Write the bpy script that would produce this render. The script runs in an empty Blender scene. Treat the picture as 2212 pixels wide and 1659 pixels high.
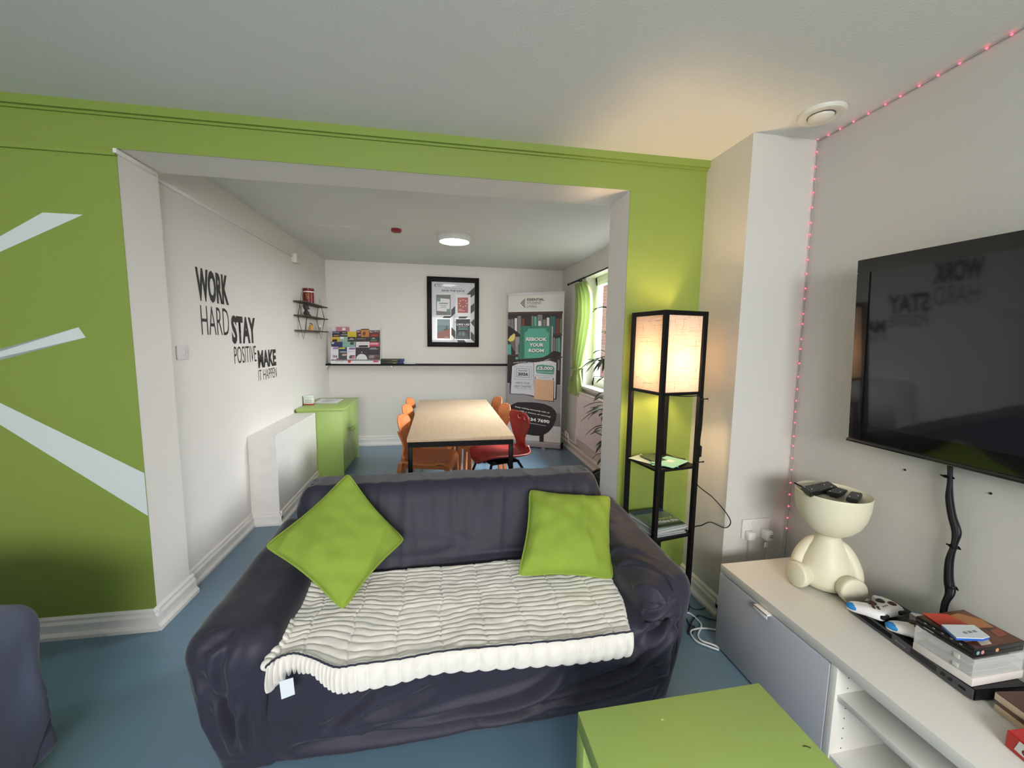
import bpy, bmesh, math, random
from mathutils import Vector, Matrix, noise
random.seed(7)
SC = bpy.context.scene
COL = SC.collection
R = math.radians

# ------------------------------------------------------------------ camera
F_PX = 862.51
CAM_R = Vector((0.983950102, -0.177924232, 0.013607526))
CAM_U = Vector((0.005996243, 0.109180950, 0.994003805))
CAM_W = Vector((0.178343046, 0.977968552, -0.108495484))
CAM_P = Vector((0.0, 0.0, 1.42586))
cam_data = bpy.data.cameras.new('camera')
cam_data.sensor_fit = 'HORIZONTAL'; cam_data.sensor_width = 36.0
cam_data.lens = F_PX / 2212 * 36.0
cam_data.clip_start = 0.02; cam_data.clip_end = 100
cam = bpy.data.objects.new('camera', cam_data); COL.objects.link(cam)
mw = Matrix.Identity(4)
for i in range(3):
    mw[i][0] = CAM_R[i]; mw[i][1] = CAM_U[i]; mw[i][2] = -CAM_W[i]; mw[i][3] = CAM_P[i]
cam.matrix_world = mw
SC.camera = cam

# ------------------------------------------------------------------ view, world, daylight
SC.view_settings.view_transform = 'Standard'; SC.view_settings.look = 'None'
SC.view_settings.gamma = 1; SC.view_settings.use_curve_mapping = False
SC.view_settings.exposure = 0.0
world = bpy.data.worlds.new('sky'); SC.world = world; world.use_nodes = True
wn = world.node_tree.nodes['Background']
wn.inputs[0].default_value = (0.92, 0.96, 1.0, 1); wn.inputs[1].default_value = 1.9

def area_light(name, loc, target, sx, sy, power, col):
    l = bpy.data.lights.new(name, 'AREA'); l.shape = 'RECTANGLE'; l.size = sx; l.size_y = sy
    l.energy = power; l.color = col
    o = bpy.data.objects.new(name, l); COL.objects.link(o); o.location = loc
    o.rotation_euler = (Vector(target) - Vector(loc)).to_track_quat('-Z', 'Y').to_euler()
    return o
area_light('daylight_lounge_window', (-0.05, -2.7, 2.05), (0.0, 1.2, 0.5), 2.1, 1.4, 285, (1.0, 0.985, 0.96))
area_light('daylight_dining_window', (2.95, 3.75, 2.55), (0.2, 4.1, 0.7), 2.0, 1.3, 620, (0.93, 0.97, 1.0))

# ------------------------------------------------------------------ photo ray helpers: a pixel and a real plane give a point
def ray(u, v): return (CAM_W + CAM_R * ((u - 1106) / F_PX) - CAM_U * ((v - 829.5) / F_PX))
def onz(u, v, z): d = ray(u, v); return CAM_P + d * ((z - CAM_P.z) / d.z)
def ony(u, v, y): d = ray(u, v); return CAM_P + d * (y / d.y)
def onx(u, v, x): d = ray(u, v); return CAM_P + d * (x / d.x)
def onpl(u, v, o, n): d = ray(u, v); n = Vector(n); return CAM_P + d * ((Vector(o) - CAM_P).dot(n) / d.dot(n))

# ------------------------------------------------------------------ materials
def lin(c):
    c = c / 255.0
    return c / 12.92 if c <= 0.04045 else ((c + 0.055) / 1.055) ** 2.4
MATS = {}
def M(name, rgb=(200, 200, 200), rough=0.6, metal=0.0, var=0.0, vscale=6.0, bump=0.0, bscale=60.0,
      sheen=0.0, emit=0.0, coat=0.0, spec=0.5, stretch=None):
    if name in MATS: return MATS[name]
    m = bpy.data.materials.new(name); m.use_nodes = True; MATS[name] = m
    nt = m.node_tree; b = nt.nodes['Principled BSDF']
    c = (lin(rgb[0]), lin(rgb[1]), lin(rgb[2]), 1)
    b.inputs['Base Color'].default_value = c
    b.inputs['Roughness'].default_value = rough; b.inputs['Metallic'].default_value = metal
    b.inputs['Specular IOR Level'].default_value = spec
    if sheen:
        b.inputs['Sheen Weight'].default_value = sheen; b.inputs['Sheen Roughness'].default_value = 0.4
    if coat: b.inputs['Coat Weight'].default_value = coat
    if emit:
        b.inputs['Emission Color'].default_value = c; b.inputs['Emission Strength'].default_value = emit
    m.diffuse_color = c
    if var or bump:
        tc = nt.nodes.new('ShaderNodeTexCoord'); mp = nt.nodes.new('ShaderNodeMapping')
        nt.links.new(tc.outputs['Object'], mp.inputs[0])
        if stretch: mp.inputs['Scale'].default_value = stretch
    if var:
        nz = nt.nodes.new('ShaderNodeTexNoise'); nz.inputs['Scale'].default_value = vscale; nz.inputs['Detail'].default_value = 5
        nt.links.new(mp.outputs[0], nz.inputs['Vector'])
        rp = nt.nodes.new('ShaderNodeMapRange')
        rp.inputs['From Min'].default_value = 0.3; rp.inputs['From Max'].default_value = 0.7
        rp.inputs['To Min'].default_value = 1 - var; rp.inputs['To Max'].default_value = 1 + var
        nt.links.new(nz.outputs['Fac'], rp.inputs['Value'])
        mx = nt.nodes.new('ShaderNodeVectorMath'); mx.operation = 'SCALE'
        mx.inputs[0].default_value = c[:3]; nt.links.new(rp.outputs[0], mx.inputs['Scale'])
        nt.links.new(mx.outputs[0], b.inputs['Base Color'])
    if bump:
        n2 = nt.nodes.new('ShaderNodeTexNoise'); n2.inputs['Scale'].default_value = bscale; n2.inputs['Detail'].default_value = 4
        nt.links.new(mp.outputs[0], n2.inputs['Vector'])
        bp = nt.nodes.new('ShaderNodeBump'); bp.inputs['Strength'].default_value = bump; bp.inputs['Distance'].default_value = 0.01
        nt.links.new(n2.outputs['Fac'], bp.inputs['Height']); nt.links.new(bp.outputs[0], b.inputs['Normal'])
    return m

WHITE = M('white wall paint', (226, 222, 216), 0.55, var=0.012, vscale=2, bump=0.05, bscale=180)
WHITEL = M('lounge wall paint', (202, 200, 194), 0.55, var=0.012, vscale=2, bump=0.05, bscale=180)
CEIL = M('ceiling paint', (218, 219, 215), 0.85, var=0.01, vscale=3, bump=0.08, bscale=120)
TRIMW = M('white gloss trim', (226, 223, 219), 0.35, var=0.03, vscale=15)
GREENW = M('green wall paint', (128, 148, 64), 0.55, var=0.02, vscale=2.5, bump=0.05, bscale=150)
FLOOR = M('blue vinyl floor', (100, 128, 148), 0.30, var=0.05, vscale=1.6, bump=0.03, bscale=200)
BLACK = M('black paint', (12, 11, 12), 0.5, spec=0.2)
VELVET = M('charcoal velvet slipcover', (45, 45, 58), 0.55, var=0.12, vscale=5, sheen=0.14, bump=0.06, bscale=300, spec=0.25)
GREENF = M('green paint furniture', (160, 186, 98), 0.40, var=0.03, vscale=5, bump=0.02, bscale=90)
GREENC = M('green cotton', (134, 158, 62), 0.9, var=0.06, vscale=9, bump=0.25, bscale=420, spec=0.2)

# ------------------------------------------------------------------ mesh builder
def sm(o, ang=38):
    me = o.data
    me.polygons.foreach_set('use_smooth', [True] * len(me.polygons))
    try: me.set_sharp_from_angle(angle=R(ang))
    except Exception: pass
class B:
    def __init__(s): s.bm = bmesh.new()
    def _add(s, t, mat=None):
        if mat is not None: t.transform(mat)
        me = bpy.data.meshes.new('tmp'); t.to_mesh(me); t.free(); s.bm.from_mesh(me); bpy.data.meshes.remove(me)
        return s
    def box(s, lo, hi, bev=0.0, seg=2, rot=None, piv=None):
        lo = Vector(lo); hi = Vector(hi); c = (lo + hi) / 2; d = hi - lo
        t = bmesh.new(); bmesh.ops.create_cube(t, size=1)
        bmesh.ops.scale(t, vec=d, verts=t.verts)
        if bev: bmesh.ops.bevel(t, geom=t.edges[:], offset=min(bev, min(abs(x) for x in d) * .45), segments=seg, affect='EDGES', profile=0.5)
        m = Matrix.Translation(c)
        if rot is not None:
            p = Vector(piv) if piv is not None else c
            m = Matrix.Translation(p) @ rot.to_4x4() @ Matrix.Translation(-p) @ m
        return s._add(t, m)
    def hexa(s, bot, top):
        v = [s.bm.verts.new(p) for p in list(bot) + list(top)]; n = len(bot)
        s.bm.faces.new(v[:n][::-1]); s.bm.faces.new(v[n:])
        for i in range(n): s.bm.faces.new((v[i], v[(i + 1) % n], v[n + (i + 1) % n], v[n + i]))
        return s
    def prism(s, pts, vec):
        vec = Vector(vec); return s.hexa([Vector(p) for p in pts], [Vector(p) + vec for p in pts])
    def cyl(s, p0, p1, r0, r1=None, seg=16, bev=0):
        p0 = Vector(p0); p1 = Vector(p1); r1 = r0 if r1 is None else r1; d = p1 - p0
        t = bmesh.new(); bmesh.ops.create_cone(t, cap_ends=True, segments=seg, radius1=r0, radius2=r1, depth=d.length)
        if bev: bmesh.ops.bevel(t, geom=[e for e in t.edges if abs(e.verts[0].co.z - e.verts[1].co.z) < 1e-6], offset=bev, segments=2, affect='EDGES')
        q = Vector((0, 0, 1)).rotation_difference(d.normalized()).to_matrix().to_4x4() if d.length else Matrix()
        return s._add(t, Matrix.Translation((p0 + p1) / 2) @ q)
    def sph(s, c, r, sc=(1, 1, 1), seg=20, rot=None):
        t = bmesh.new(); bmesh.ops.create_uvsphere(t, u_segments=seg, v_segments=max(8, seg // 2), radius=r)
        bmesh.ops.scale(t, vec=sc, verts=t.verts)
        m = Matrix.Translation(c)
        if rot is not None: m = m @ rot.to_4x4()
        return s._add(t, m)
    def tube(s, pts, r, seg=8, smooth=0, closed=False):
        pts = [Vector(p) for p in pts]
        if smooth: pts = crom(pts, smooth, closed)
        n = len(pts); rings = []; up = None
        rr = r if callable(r) else (lambda t: r)
        for i, p in enumerate(pts):
            a = pts[(i - 1) % n] if (closed or i > 0) else p; b = pts[(i + 1) % n] if (closed or i < n - 1) else p
            t = (b - a)
            if t.length < 1e-9: t = Vector((0, 0, 1))
            t.normalize()
            if up is None: up = t.orthogonal().normalized()
            up = (up - t * up.dot(t))
            if up.length < 1e-6: up = t.orthogonal()
            up.normalize(); w = t.cross(up)
            k = rr(i / max(1, n - 1))
            rings.append([s.bm.verts.new(p + (up * math.cos(q) + w * math.sin(q)) * k) for q in [2 * math.pi * j / seg for j in range(seg)]])
        for i in range(n if closed else n - 1):
            A = rings[i]; C = rings[(i + 1) % n]
            for j in range(seg): s.bm.faces.new((A[j], A[(j + 1) % seg], C[(j + 1) % seg], C[j]))
        if not closed: s.bm.faces.new(rings[0][::-1]); s.bm.faces.new(rings[-1])
        return s
    def lathe(s, prof, c, seg=32, mat=None):
        c = Vector(c); rings = []
        T = mat if mat is not None else Matrix.Identity(4)
        for r, z in prof:
            if r < 1e-5: rings.append([s.bm.verts.new(T @ Vector((0, 0, z)) + c)])
            else: rings.append([s.bm.verts.new(T @ Vector((r * math.cos(2 * math.pi * j / seg), r * math.sin(2 * math.pi * j / seg), z)) + c) for j in range(seg)])
        for A, C in zip(rings, rings[1:]):
            for j in range(seg):
                k = (j + 1) % seg
                if len(A) == 1 and len(C) == 1: continue
                if len(A) == 1: s.bm.faces.new((A[0], C[k], C[j]))
                elif len(C) == 1: s.bm.faces.new((A[j], A[k], C[0]))
                else: s.bm.faces.new((A[j], A[k], C[k], C[j]))
        return s
    def grid(s, f, nu, nv, wrapu=False):
        V = [[s.bm.verts.new(f(i / nu if wrapu else i / (nu), j / nv)) for j in range(nv + 1)] for i in range(nu if wrapu else nu + 1)]
        n = len(V)
        for i in range(n if wrapu else n - 1):
            for j in range(nv): s.bm.faces.new((V[i][j], V[(i + 1) % n][j], V[(i + 1) % n][j + 1], V[i][j + 1]))
        return s
    def soft(s, C, r, n=24, disp=None, zmin=None):
        """rounded box warped to 8 corners C[(sx,sy,sz)]; disp(point, normal) -> distance"""
        L = [(Vector(C[1, 0, 0]) - Vector(C[0, 0, 0])).length, (Vector(C[0, 1, 0]) - Vector(C[0, 0, 0])).length, (Vector(C[0, 0, 1]) - Vector(C[0, 0, 0])).length]
        L = [max(L[0], (Vector(C[1, 0, 1]) - Vector(C[0, 0, 1])).length), max(L[1], (Vector(C[0, 1, 1]) - Vector(C[0, 0, 1])).length), L[2]]
        mx = max(L); N = [max(6, int(n * l / mx)) for l in L]
        t = bmesh.new(); vs = {}
        def vert(i, j, k):
            key = (i, j, k)
            if key in vs: return vs[key]
            p = Vector((i / N[0] * L[0], j / N[1] * L[1], k / N[2] * L[2])); h = Vector(L) / 2; q = p - h
            rr = min(r, h.x * .98, h.y * .98, h.z * .98)
            cl = Vector([max(-(h[a] - rr), min(h[a] - rr, q[a])) for a in range(3)]); d = q - cl
            if d.length > 1e-9: q = cl + d.normalized() * rr
            g = [(q[a] + h[a]) / L[a] for a in range(3)]
            o = Vector((0, 0, 0))
            for (a, b, c), P in C.items():
                o += Vector(P) * ((g[0] if a else 1 - g[0]) * (g[1] if b else 1 - g[1]) * (g[2] if c else 1 - g[2]))
            vs[key] = t.verts.new(o); return vs[key]
        for ax in range(3):
            a, b = [x for x in range(3) if x != ax]
            for side in (0, N[ax]):
                for i in range(N[a]):
                    for j in range(N[b]):
                        q = []
                        for (di, dj) in ((0, 0), (1, 0), (1, 1), (0, 1)):
                            k = [0, 0, 0]; k[ax] = side; k[a] = i + di; k[b] = j + dj; q.append(vert(*k))
                        try: t.faces.new(q)
                        except ValueError: pass
        bmesh.ops.recalc_face_normals(t, faces=t.faces)
        t.normal_update()
        if disp:
            mv = [(v, v.normal * disp(v.co, v.normal)) for v in t.verts]
            for v, d in mv: v.co += d
        if zmin is not None:
            for v in t.verts: v.co.z = max(zmin, v.co.z)
        return s._add(t)
    def obj(s, name, mat, parent=None, smooth=True, ang=38, recalc=True):
        if recalc: bmesh.ops.recalc_face_normals(s.bm, faces=s.bm.faces)
        me = bpy.data.meshes.new(name); s.bm.to_mesh(me); s.bm.free()
        o = bpy.data.objects.new(name, me); COL.objects.link(o); me.materials.append(mat)
        if smooth: sm(o, ang)
        if parent is not None: setp(o, parent)
        return o
def setp(o, parent):
    o.parent = parent
    if parent.type == 'EMPTY' and parent.parent is None:
        o.matrix_parent_inverse = Matrix.Translation(-Vector(parent['base']))
def crom(P, n, closed=False):
    out = []; L = len(P); rng = range(L if closed else L - 1)
    for i in rng:
        g = (lambda k: P[k % L]) if closed else (lambda k: P[max(0, min(L - 1, k))])
        a, b, c, d = g(i - 1), g(i), g(i + 1), g(i + 2)
        for j in range(n):
            t = j / n
            out.append(0.5 * ((2 * b) + (c - a) * t + (2 * a - 5 * b + 4 * c - d) * t * t + (3 * b - a - 3 * c + d) * t ** 3))
    if not closed: out.append(P[-1])
    return out
def thing(name, label, cat, loc=(0, 0, 0), group=None):
    o = bpy.data.objects.new(name, None); COL.objects.link(o); o.location = loc; o['base'] = list(loc)
    o.empty_display_size = 0.05
    o['label'] = label; o['category'] = cat
    if group: o['group'] = group
    return o
def tag(o, label, cat, group=None):
    o['label'] = label; o['category'] = cat
    if group: o['group'] = group
    return o
def struct(o): o['kind'] = 'structure'; return o
def copy_tree(o, parent=None):
    c = o.copy(); COL.objects.link(c)
    if parent is not None:
        inv = o.matrix_parent_inverse.copy(); c.parent = parent; c.matrix_parent_inverse = inv
    for ch in [x for x in bpy.data.objects if x.parent == o]: copy_tree(ch, c)
    return c

class Plane:
    """a real flat sheet in the room: origin, right, up, facing normal; graphics on it are given by photo pixels"""
    def __init__(s, o, ex, ez=None, n=None):
        s.o = Vector(o); s.ex = Vector(ex).normalized(); s.ez = Vector(ez or (0, 0, 1)).normalized()
        s.n = Vector(n).normalized() if n else s.ex.cross(s.ez).normalized()
        if (CAM_P - s.o).dot(s.n) < 0: s.n = -s.n
    def ab(s, u, v):
        p = onpl(u, v, s.o, s.n) - s.o; return p.dot(s.ex), p.dot(s.ez)
    def P(s, a, b, off=0): return s.o + s.ex * a + s.ez * b + s.n * off
    def poly(s, name, uv, mat, parent, off=0.001, th=0.0006, px=True):
        pts = [s.ab(*q) if px else q for q in uv]
        b = B(); b.prism([s.P(a, c, off) for a, c in pts], s.n * th)
        return b.obj(name, mat, parent, smooth=False)
    def rect(s, name, u0, v0, u1, v1, mat, parent, off=0.001, th=0.0006):
        return s.poly(name, [(u0, v0), (u1, v0), (u1, v1), (u0, v1)], mat, parent, off, th)
    def text(s, name, txt, box, mat, parent, off=0.002, bold=0.0, ext=0.0004, px=True, shear=0.0, space=1.0, curve=None):
        """fit txt in box = (x0, y0, x1, y1) pixels (left, top, right, bottom)"""
        if px:
            a0, b1 = s.ab(box[0], box[1]); a1, b0 = s.ab(box[2], box[3])
        else: a0, b1, a1, b0 = box
        cu = bpy.data.curves.new('t', 'FONT'); cu.body = txt; cu.size = 1; cu.offset = bold; cu.resolution_u = 3
        cu.fill_mode = 'FRONT'; cu.extrude = 0; cu.shear = shear; cu.space_character = space
        to = bpy.data.objects.new('t', cu); COL.objects.link(to)
        dg = bpy.context.evaluated_depsgraph_get(); dg.update()
        me = bpy.data.meshes.new_from_object(to.evaluated_get(dg))
        bpy.data.objects.remove(to)
        xs = [v.co.x for v in me.vertices]; ys = [v.co.y for v in me.vertices]
        x0, x1, y0, y1 = min(xs), max(xs), min(ys), max(ys)
        for v in me.vertices:
            tx = (v.co.x - x0) / (x1 - x0); ty = (v.co.y - y0) / (y1 - y0)
            a = a0 + (a1 - a0) * tx; b = b0 + (b1 - b0) * ty
            if curve: b += curve(tx)
            v.co = s.P(a, b, off)
        me.name = name; me.materials.clear(); me.materials.append(mat)
        o = bpy.data.objects.new(name, me); COL.objects.link(o)
        if parent is not None: setp(o, parent)
        return o
# ------------------------------------------------------------------ room shell
H = 2.4
XL, XR, YF = -1.4087, 1.7025, 5.4889
YG, AG = 2.0835, -0.0137
TVX, PY, PX, ATV = 1.7981, 1.739, 1.4403, -0.04544
GD = 0.2587                        # thickness of the green wall
gx = Vector((math.cos(AG), math.sin(AG), 0)); gy = Vector((-math.sin(AG), math.cos(AG), 0))
def G(s, t, z): return Vector((0, YG, 0)) + gx * s + gy * t + Vector((0, 0, z))
tvd = Vector((math.sin(ATV), -math.cos(ATV), 0)); tvn = Vector((-math.cos(ATV), -math.sin(ATV), 0))
def TV(s, off, z): return Vector((TVX, PY, 0)) + tvd * s + tvn * off + Vector((0, 0, z))
OL, ORR, HB = -1.3715, 1.0010, 2.2266
BACKY = -2.0; LEFTX = -3.4

def wbox(name, lo, hi, mat): return struct(B().box(lo, hi).obj(name, mat, smooth=False))
struct(B().box((LEFTX - .3, BACKY - .3, -.1), (2.2, YF + .3, 0)).obj('floor', FLOOR, smooth=False))
struct(B().box((LEFTX - .3, BACKY - .3, H), (2.2, YF + .3, H + .1)).obj('ceiling', CEIL, smooth=False))
def gslab(s0, s1, t0, t1, z0, z1, b=None):
    b = b or B()
    return b.hexa([G(s0, t0, z0), G(s1, t0, z0), G(s1, t1, z0), G(s0, t1, z0)], [G(s0, t0, z1), G(s1, t0, z1), G(s1, t1, z1), G(s0, t1, z1)])
# white masonry of the dividing wall, and the green paint coat on its lounge face
b = B(); gslab(LEFTX - .2, OL, 0.002, GD, 0, H, b); gslab(OL, ORR, 0.002, GD, HB, H, b); gslab(ORR, 2.2, 0.002, GD, 0, H, b)
wf = struct(b.obj('wall_front', WHITE, smooth=False))
b = B(); gslab(LEFTX, OL + .001, -.001, 0.002, 0, H, b); gslab(OL + .001, ORR - .001, -.001, .002, HB - .001, H, b); gslab(ORR - .001, PX + .03, -.001, 0.002, 0, H, b)
gp = b.obj('green_paint', GREENW, wf, smooth=False)
# pale rays painted on the green wall
RAYM = M('pale ray paint', (205, 214, 214), 0.55)
gpl = Plane(G(0, -.001, 0), gx, n=-gy)
def gab(x, z): return (x / gx.x, z)
for pts in ([(-2.35, 1.49), (-1.664, 1.942), (-1.516, 1.942), (-2.3, 1.518)],
            [(-2.5, 1.118), (-1.576, 1.458), (-1.552, 1.413), (-2.5, 1.152)],
            [(-2.1, 1.25), (-1.371, 0.781), (-1.371, 0.571), (-2.15, 1.225)]):
    gpl.poly('painted_ray', [gab(*q) for q in pts], RAYM, wf, off=0.0004, th=0.0005, px=False)
# boxed strip along the ceiling on the green wall, small trunking lower down
b = B(); gslab(LEFTX, PX + .02, -.028, 0.0, H - .036, H, b); gslab(LEFTX, PX + .005, -.012, 0, H - .046, H - .036, b); struct(b.obj('trim_1', GREENW, smooth=False))
b = B(); gslab(LEFTX, OL + .004, -.014, 0.0, 2.194, 2.216, b); struct(b.obj('trim_2', GREENW, smooth=False))

# dining walls
wbox('wall_far', (XL - .2, YF, 0), (XR + .4, YF + .2, H), WHITE)
wbox('wall_left', (XL - .2, YG + GD - .02, 0), (XL, YF, H), WHITE)
WY0, WY1, WZ0, WZ1 = 3.05, 4.57, 0.90, 2.17; WT = 0.20
b = B()
b.box((XR, YG + GD - .05, 0), (XR + WT, WY0, H)); b.box((XR, WY1, 0), (XR + WT, YF, H))
b.box((XR, WY0, 0), (XR + WT, WY1, WZ0)); b.box((XR, WY0, WZ1), (XR + WT, WY1, H))
struct(b.obj('wall_right', WHITE, smooth=False))
# chimney pier and the television wall
struct(B().hexa([(PX, PY, 0), (TVX + .3, PY, 0), (TVX + .3, YG + .1, 0), (PX, YG + .1, 0)], [(PX, PY, H), (TVX + .3, PY, H), (TVX + .3, YG + .1, H), (PX, YG + .1, H)]).obj('wall_pier', WHITEL, smooth=False))
struct(B().hexa([TV(-.1, 0, 0), TV(4.2, 0, 0), TV(4.2, -.2, 0), TV(-.1, -.2, 0)], [TV(-.1, 0, H), TV(4.2, 0, H), TV(4.2, -.2, H), TV(-.1, -.2, H)]).obj('wall_television', WHITEL, smooth=False))
# back wall of the lounge with its wide window, left wall
bx0, bx1, bz0, bz1 = -1.5, 1.45, 0.30, 2.2
b = B()
b.box((LEFTX - .2, BACKY - .25, 0), (bx0, BACKY, H)); b.box((bx1, BACKY - .25, 0), (2.0, BACKY, H))
b.box((bx0, BACKY - .25, 0), (bx1, BACKY, bz0)); b.box((bx0, BACKY - .25, bz1), (bx1, BACKY, H))
struct(b.obj('wall_back', WHITEL, smooth=False))
wbox('wall_lounge_left', (LEFTX - .2, BACKY, 0), (LEFTX, YG, H), WHITEL)

# glass
def glass_mat():
    m = bpy.data.materials.new('window glass'); m.use_nodes = True; nt = m.node_tree; nt.nodes.clear()
    o = nt.nodes.new('ShaderNodeOutputMaterial'); mx = nt.nodes.new('ShaderNodeMixShader'); t = nt.nodes.new('ShaderNodeBsdfTransparent')
    g = nt.nodes.new('ShaderNodeBsdfGlossy'); g.inputs['Roughness'].default_value = 0.02
    mx.inputs[0].default_value = 0.06; nt.links.new(t.outputs[0], mx.inputs[1]); nt.links.new(g.outputs[0], mx.inputs[2]); nt.links.new(mx.outputs[0], o.inputs[0])
    return m
GLASS = glass_mat()
UPVC = M('white window frame', (232, 236, 228), 0.35)
# window_1: dining window, frame set deep in the reveal
w1 = B(); fx0, fx1 = XR + .115, XR + .185
for lo, hi in (((fx0, WY0, WZ0), (fx1, WY0 + .06, WZ1)), ((fx0, WY1 - .06, WZ0), (fx1, WY1, WZ1)), ((fx0, WY0, WZ0), (fx1, WY1, WZ0 + .06)), ((fx0, WY0, WZ1 - .06), (fx1, WY1, WZ1))):
    w1.box(lo, hi, .006)
w1.box((fx0, 3.78, WZ0 + .05), (fx1, 3.84, WZ1 - .05), .006)
w1 = struct(w1.obj('window_1', UPVC))
for y0, y1 in ((WY0 + .05, 3.79), (3.83, WY1 - .05)):
    b = B(); z0, z1 = WZ0 + .05, WZ1 - .05; s0, s1 = fx0 - .012, fx1 - .01
    for lo, hi in (((s0, y0, z0), (s1, y0 + .055, z1)), ((s0, y1 - .055, z0), (s1, y1, z1)), ((s0, y0, z0), (s1, y1, z0 + .055)), ((s0, y0, z1 - .055), (s1, y1, z1))): b.box(lo, hi, .008)
    sh = b.obj('sash', UPVC, w1)
    B().box((fx0 + .02, y0 + .05, z0 + .05), (fx0 + .026, y1 - .05, z1 - .05)).obj('pane', GLASS, sh, smooth=False)
B().box((XR - .05, WY0 - .04, WZ0 - .03), (fx0 + .01, WY1 + .04, WZ0 + .005), .008).obj('window_sill', TRIMW, w1)
# window_2: wide lounge window behind the viewer
b = B(); y0, y1 = BACKY - .17, BACKY - .11
n = 3
for i in range(n + 1):
    x = bx0 + (bx1 - bx0) * i / n; b.box((max(bx0, x - .035), y0, bz0), (min(bx1, x + .035), y1, bz1), .005)
b.box((bx0, y0, bz0), (bx1, y1, bz0 + .06), .005); b.box((bx0, y0, bz1 - .06), (bx1, y1, bz1), .005)
w2 = struct(b.obj('window_2', UPVC))
B().box((bx0 + .03, y0 + .02, bz0 + .03), (bx1 - .03, y0 + .026, bz1 - .03)).obj('pane', GLASS, w2, smooth=False)
B().box((bx0 - .04, BACKY - .12, bz0 - .03), (bx1 + .04, BACKY + .06, bz0 + .002), .008).obj('window_sill', TRIMW, w2)

# skirting: profiled board = base block + moulded top
def skirt(name, p0, p1, n, h=0.1, extra=True):
    p0 = Vector(p0); p1 = Vector(p1); n = Vector(n).normalized(); d = p1 - p0
    prof = [(0, 0), (.034, 0), (.034, .016), (.022, .03), (.02, .045), (.02, .066), (.012, .078), (.012, .09), (.004, .1), (0, .1)]
    b = B(); b.hexa([p0 + n * a + Vector((0, 0, z * h / .1)) for a, z in prof], [p0 + d + n * a + Vector((0, 0, z * h / .1)) for a, z in prof])
    return struct(b.obj(name, TRIMW, smooth=False))
skirt('baseboard_front', G(LEFTX, 0, 0), G(OL + .02, 0, 0), -gy)
skirt('baseboard_jamb', G(OL, -.03, 0), G(OL, GD + .02, 0), gx, .11)
BX0, BX1, BY0, BY1, BH = XL, -1.212, 3.206, 4.18, 0.69
skirt('baseboard_left', (XL, YG + GD + .01, 0), (XL, BY0, 0), (1, 0, 0))
skirt('baseboard_boxing', (BX1, BY0 - .03, 0), (BX1, BY1 + .0, 0), (1, 0, 0))
skirt('baseboard_boxing_end', (BX0, BY0, 0), (BX1 + .02, BY0, 0), (0, -1, 0))
skirt('baseboard_far', (XL, YF, 0), (XR, YF, 0), (0, -1, 0), .13)
skirt('baseboard_right', (XR, YF, 0), (XR, YG + GD, 0), (-1, 0, 0))
skirt('baseboard_pier', (PX, YG, 0), (PX, PY - .02, 0), (-1, 0, 0))
skirt('baseboard_pier_face', (PX - .02, PY, 0), (TVX, PY, 0), (0, -1, 0))
skirt('baseboard_television', TV(0, 0, 0), TV(3.7, 0, 0), tvn)
# low boxed in pipe casing on the dining left wall
struct(B().box((BX0 - .01, BY0, 0), (BX1, BY1, BH), .004).obj('wall_low_casing', TRIMW, smooth=False))

# cable trunking high on the left dining wall
TRK = M('cream plastic trunking', (214, 210, 196), 0.45)
t = thing('cable_trunking', 'thin white cable trunking running high along the left dining wall to a small cream box', 'cable trunking', (XL, 2.4, 2.2))
b = B(); b.box((XL, YG + .26, 2.203), (XL + .016, 4.30, 2.222), .002); b.obj('trunking', TRIMW, t)
B().box((OL, YG + .0, 2.203), (OL + .014, YG + .262, 2.222), .002).obj('trunking', TRIMW, t)
B().box((XL, 4.30, 2.15), (XL + .05, 4.39, 2.24), .006).obj('junction_box', TRK, t)
# ------------------------------------------------------------------ sofa
def C8(fl, fr, bl, br, tfl, tfr, tbl, tbr):
    return {(0, 0, 0): fl, (1, 0, 0): fr, (0, 1, 0): bl, (1, 1, 0): br, (0, 0, 1): tfl, (1, 0, 1): tfr, (0, 1, 1): tbl, (1, 1, 1): tbr}
def folds(p, seedv, along, across, fa, fc, amp, pw=2.2):
    """long ridged folds running along a direction"""
    a = p.dot(along) * fa; c = p.dot(across) * fc
    w = noise.noise(Vector((a * .8 + seedv, c * .25, seedv))) * 1.4
    r = 1 - abs(noise.noise(Vector((a + seedv, c + w, seedv * 2.3)))) * 2
    return amp * max(0, r) ** pw
sofa = thing('sofa', 'two seat sofa under a charcoal velvet slipcover in front of the opening', 'sofa', (0.1, 1.65, 0))
FOLDPX = [ # (points, width, depth): pulled folds in the front of the cover
 ([(1345, 1300), (1250, 1375)], .010, .016), ([(1440, 1285), (1375, 1325)], .012, .018), ([(1447, 1300), (1370, 1350)], .010, .020), ([(1446, 1322), (1362, 1392), (1330, 1420)], .012, .026),
 ([(1340, 1415), (1290, 1450), (1200, 1490), (1100, 1530), (950, 1578), (800, 1612), (640, 1640)], .020, .030),
 ([(1206, 1428), (1165, 1462), (1085, 1500), (950, 1545), (800, 1585)], .013, .022), ([(1400, 1420), (1330, 1460), (1180, 1522), (1050, 1556)], .013, .020), ([(1420, 1450), (1300, 1500), (1180, 1540)], .010, .012),
 ([(816, 1481), (760, 1535), (700, 1580)], .013, .013), ([(940, 1470), (860, 1520), (780, 1550)], .014, .010),
 ([(501, 1376), (485, 1434), (494, 1520), (500, 1610)], .012, .020), ([(440, 1450), (470, 1500), (492, 1545), (500, 1620)], .014, .026), ([(524, 1480), (508, 1560), (506, 1650)], .010, .014), ([(448, 1500), (462, 1560), (478, 1650)], .012, .018), ([(545, 1450), (540, 1550), (530, 1650)], .012, .010),
 ([(440, 1405), (470, 1392), (495, 1372)], .010, .014)]
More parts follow.
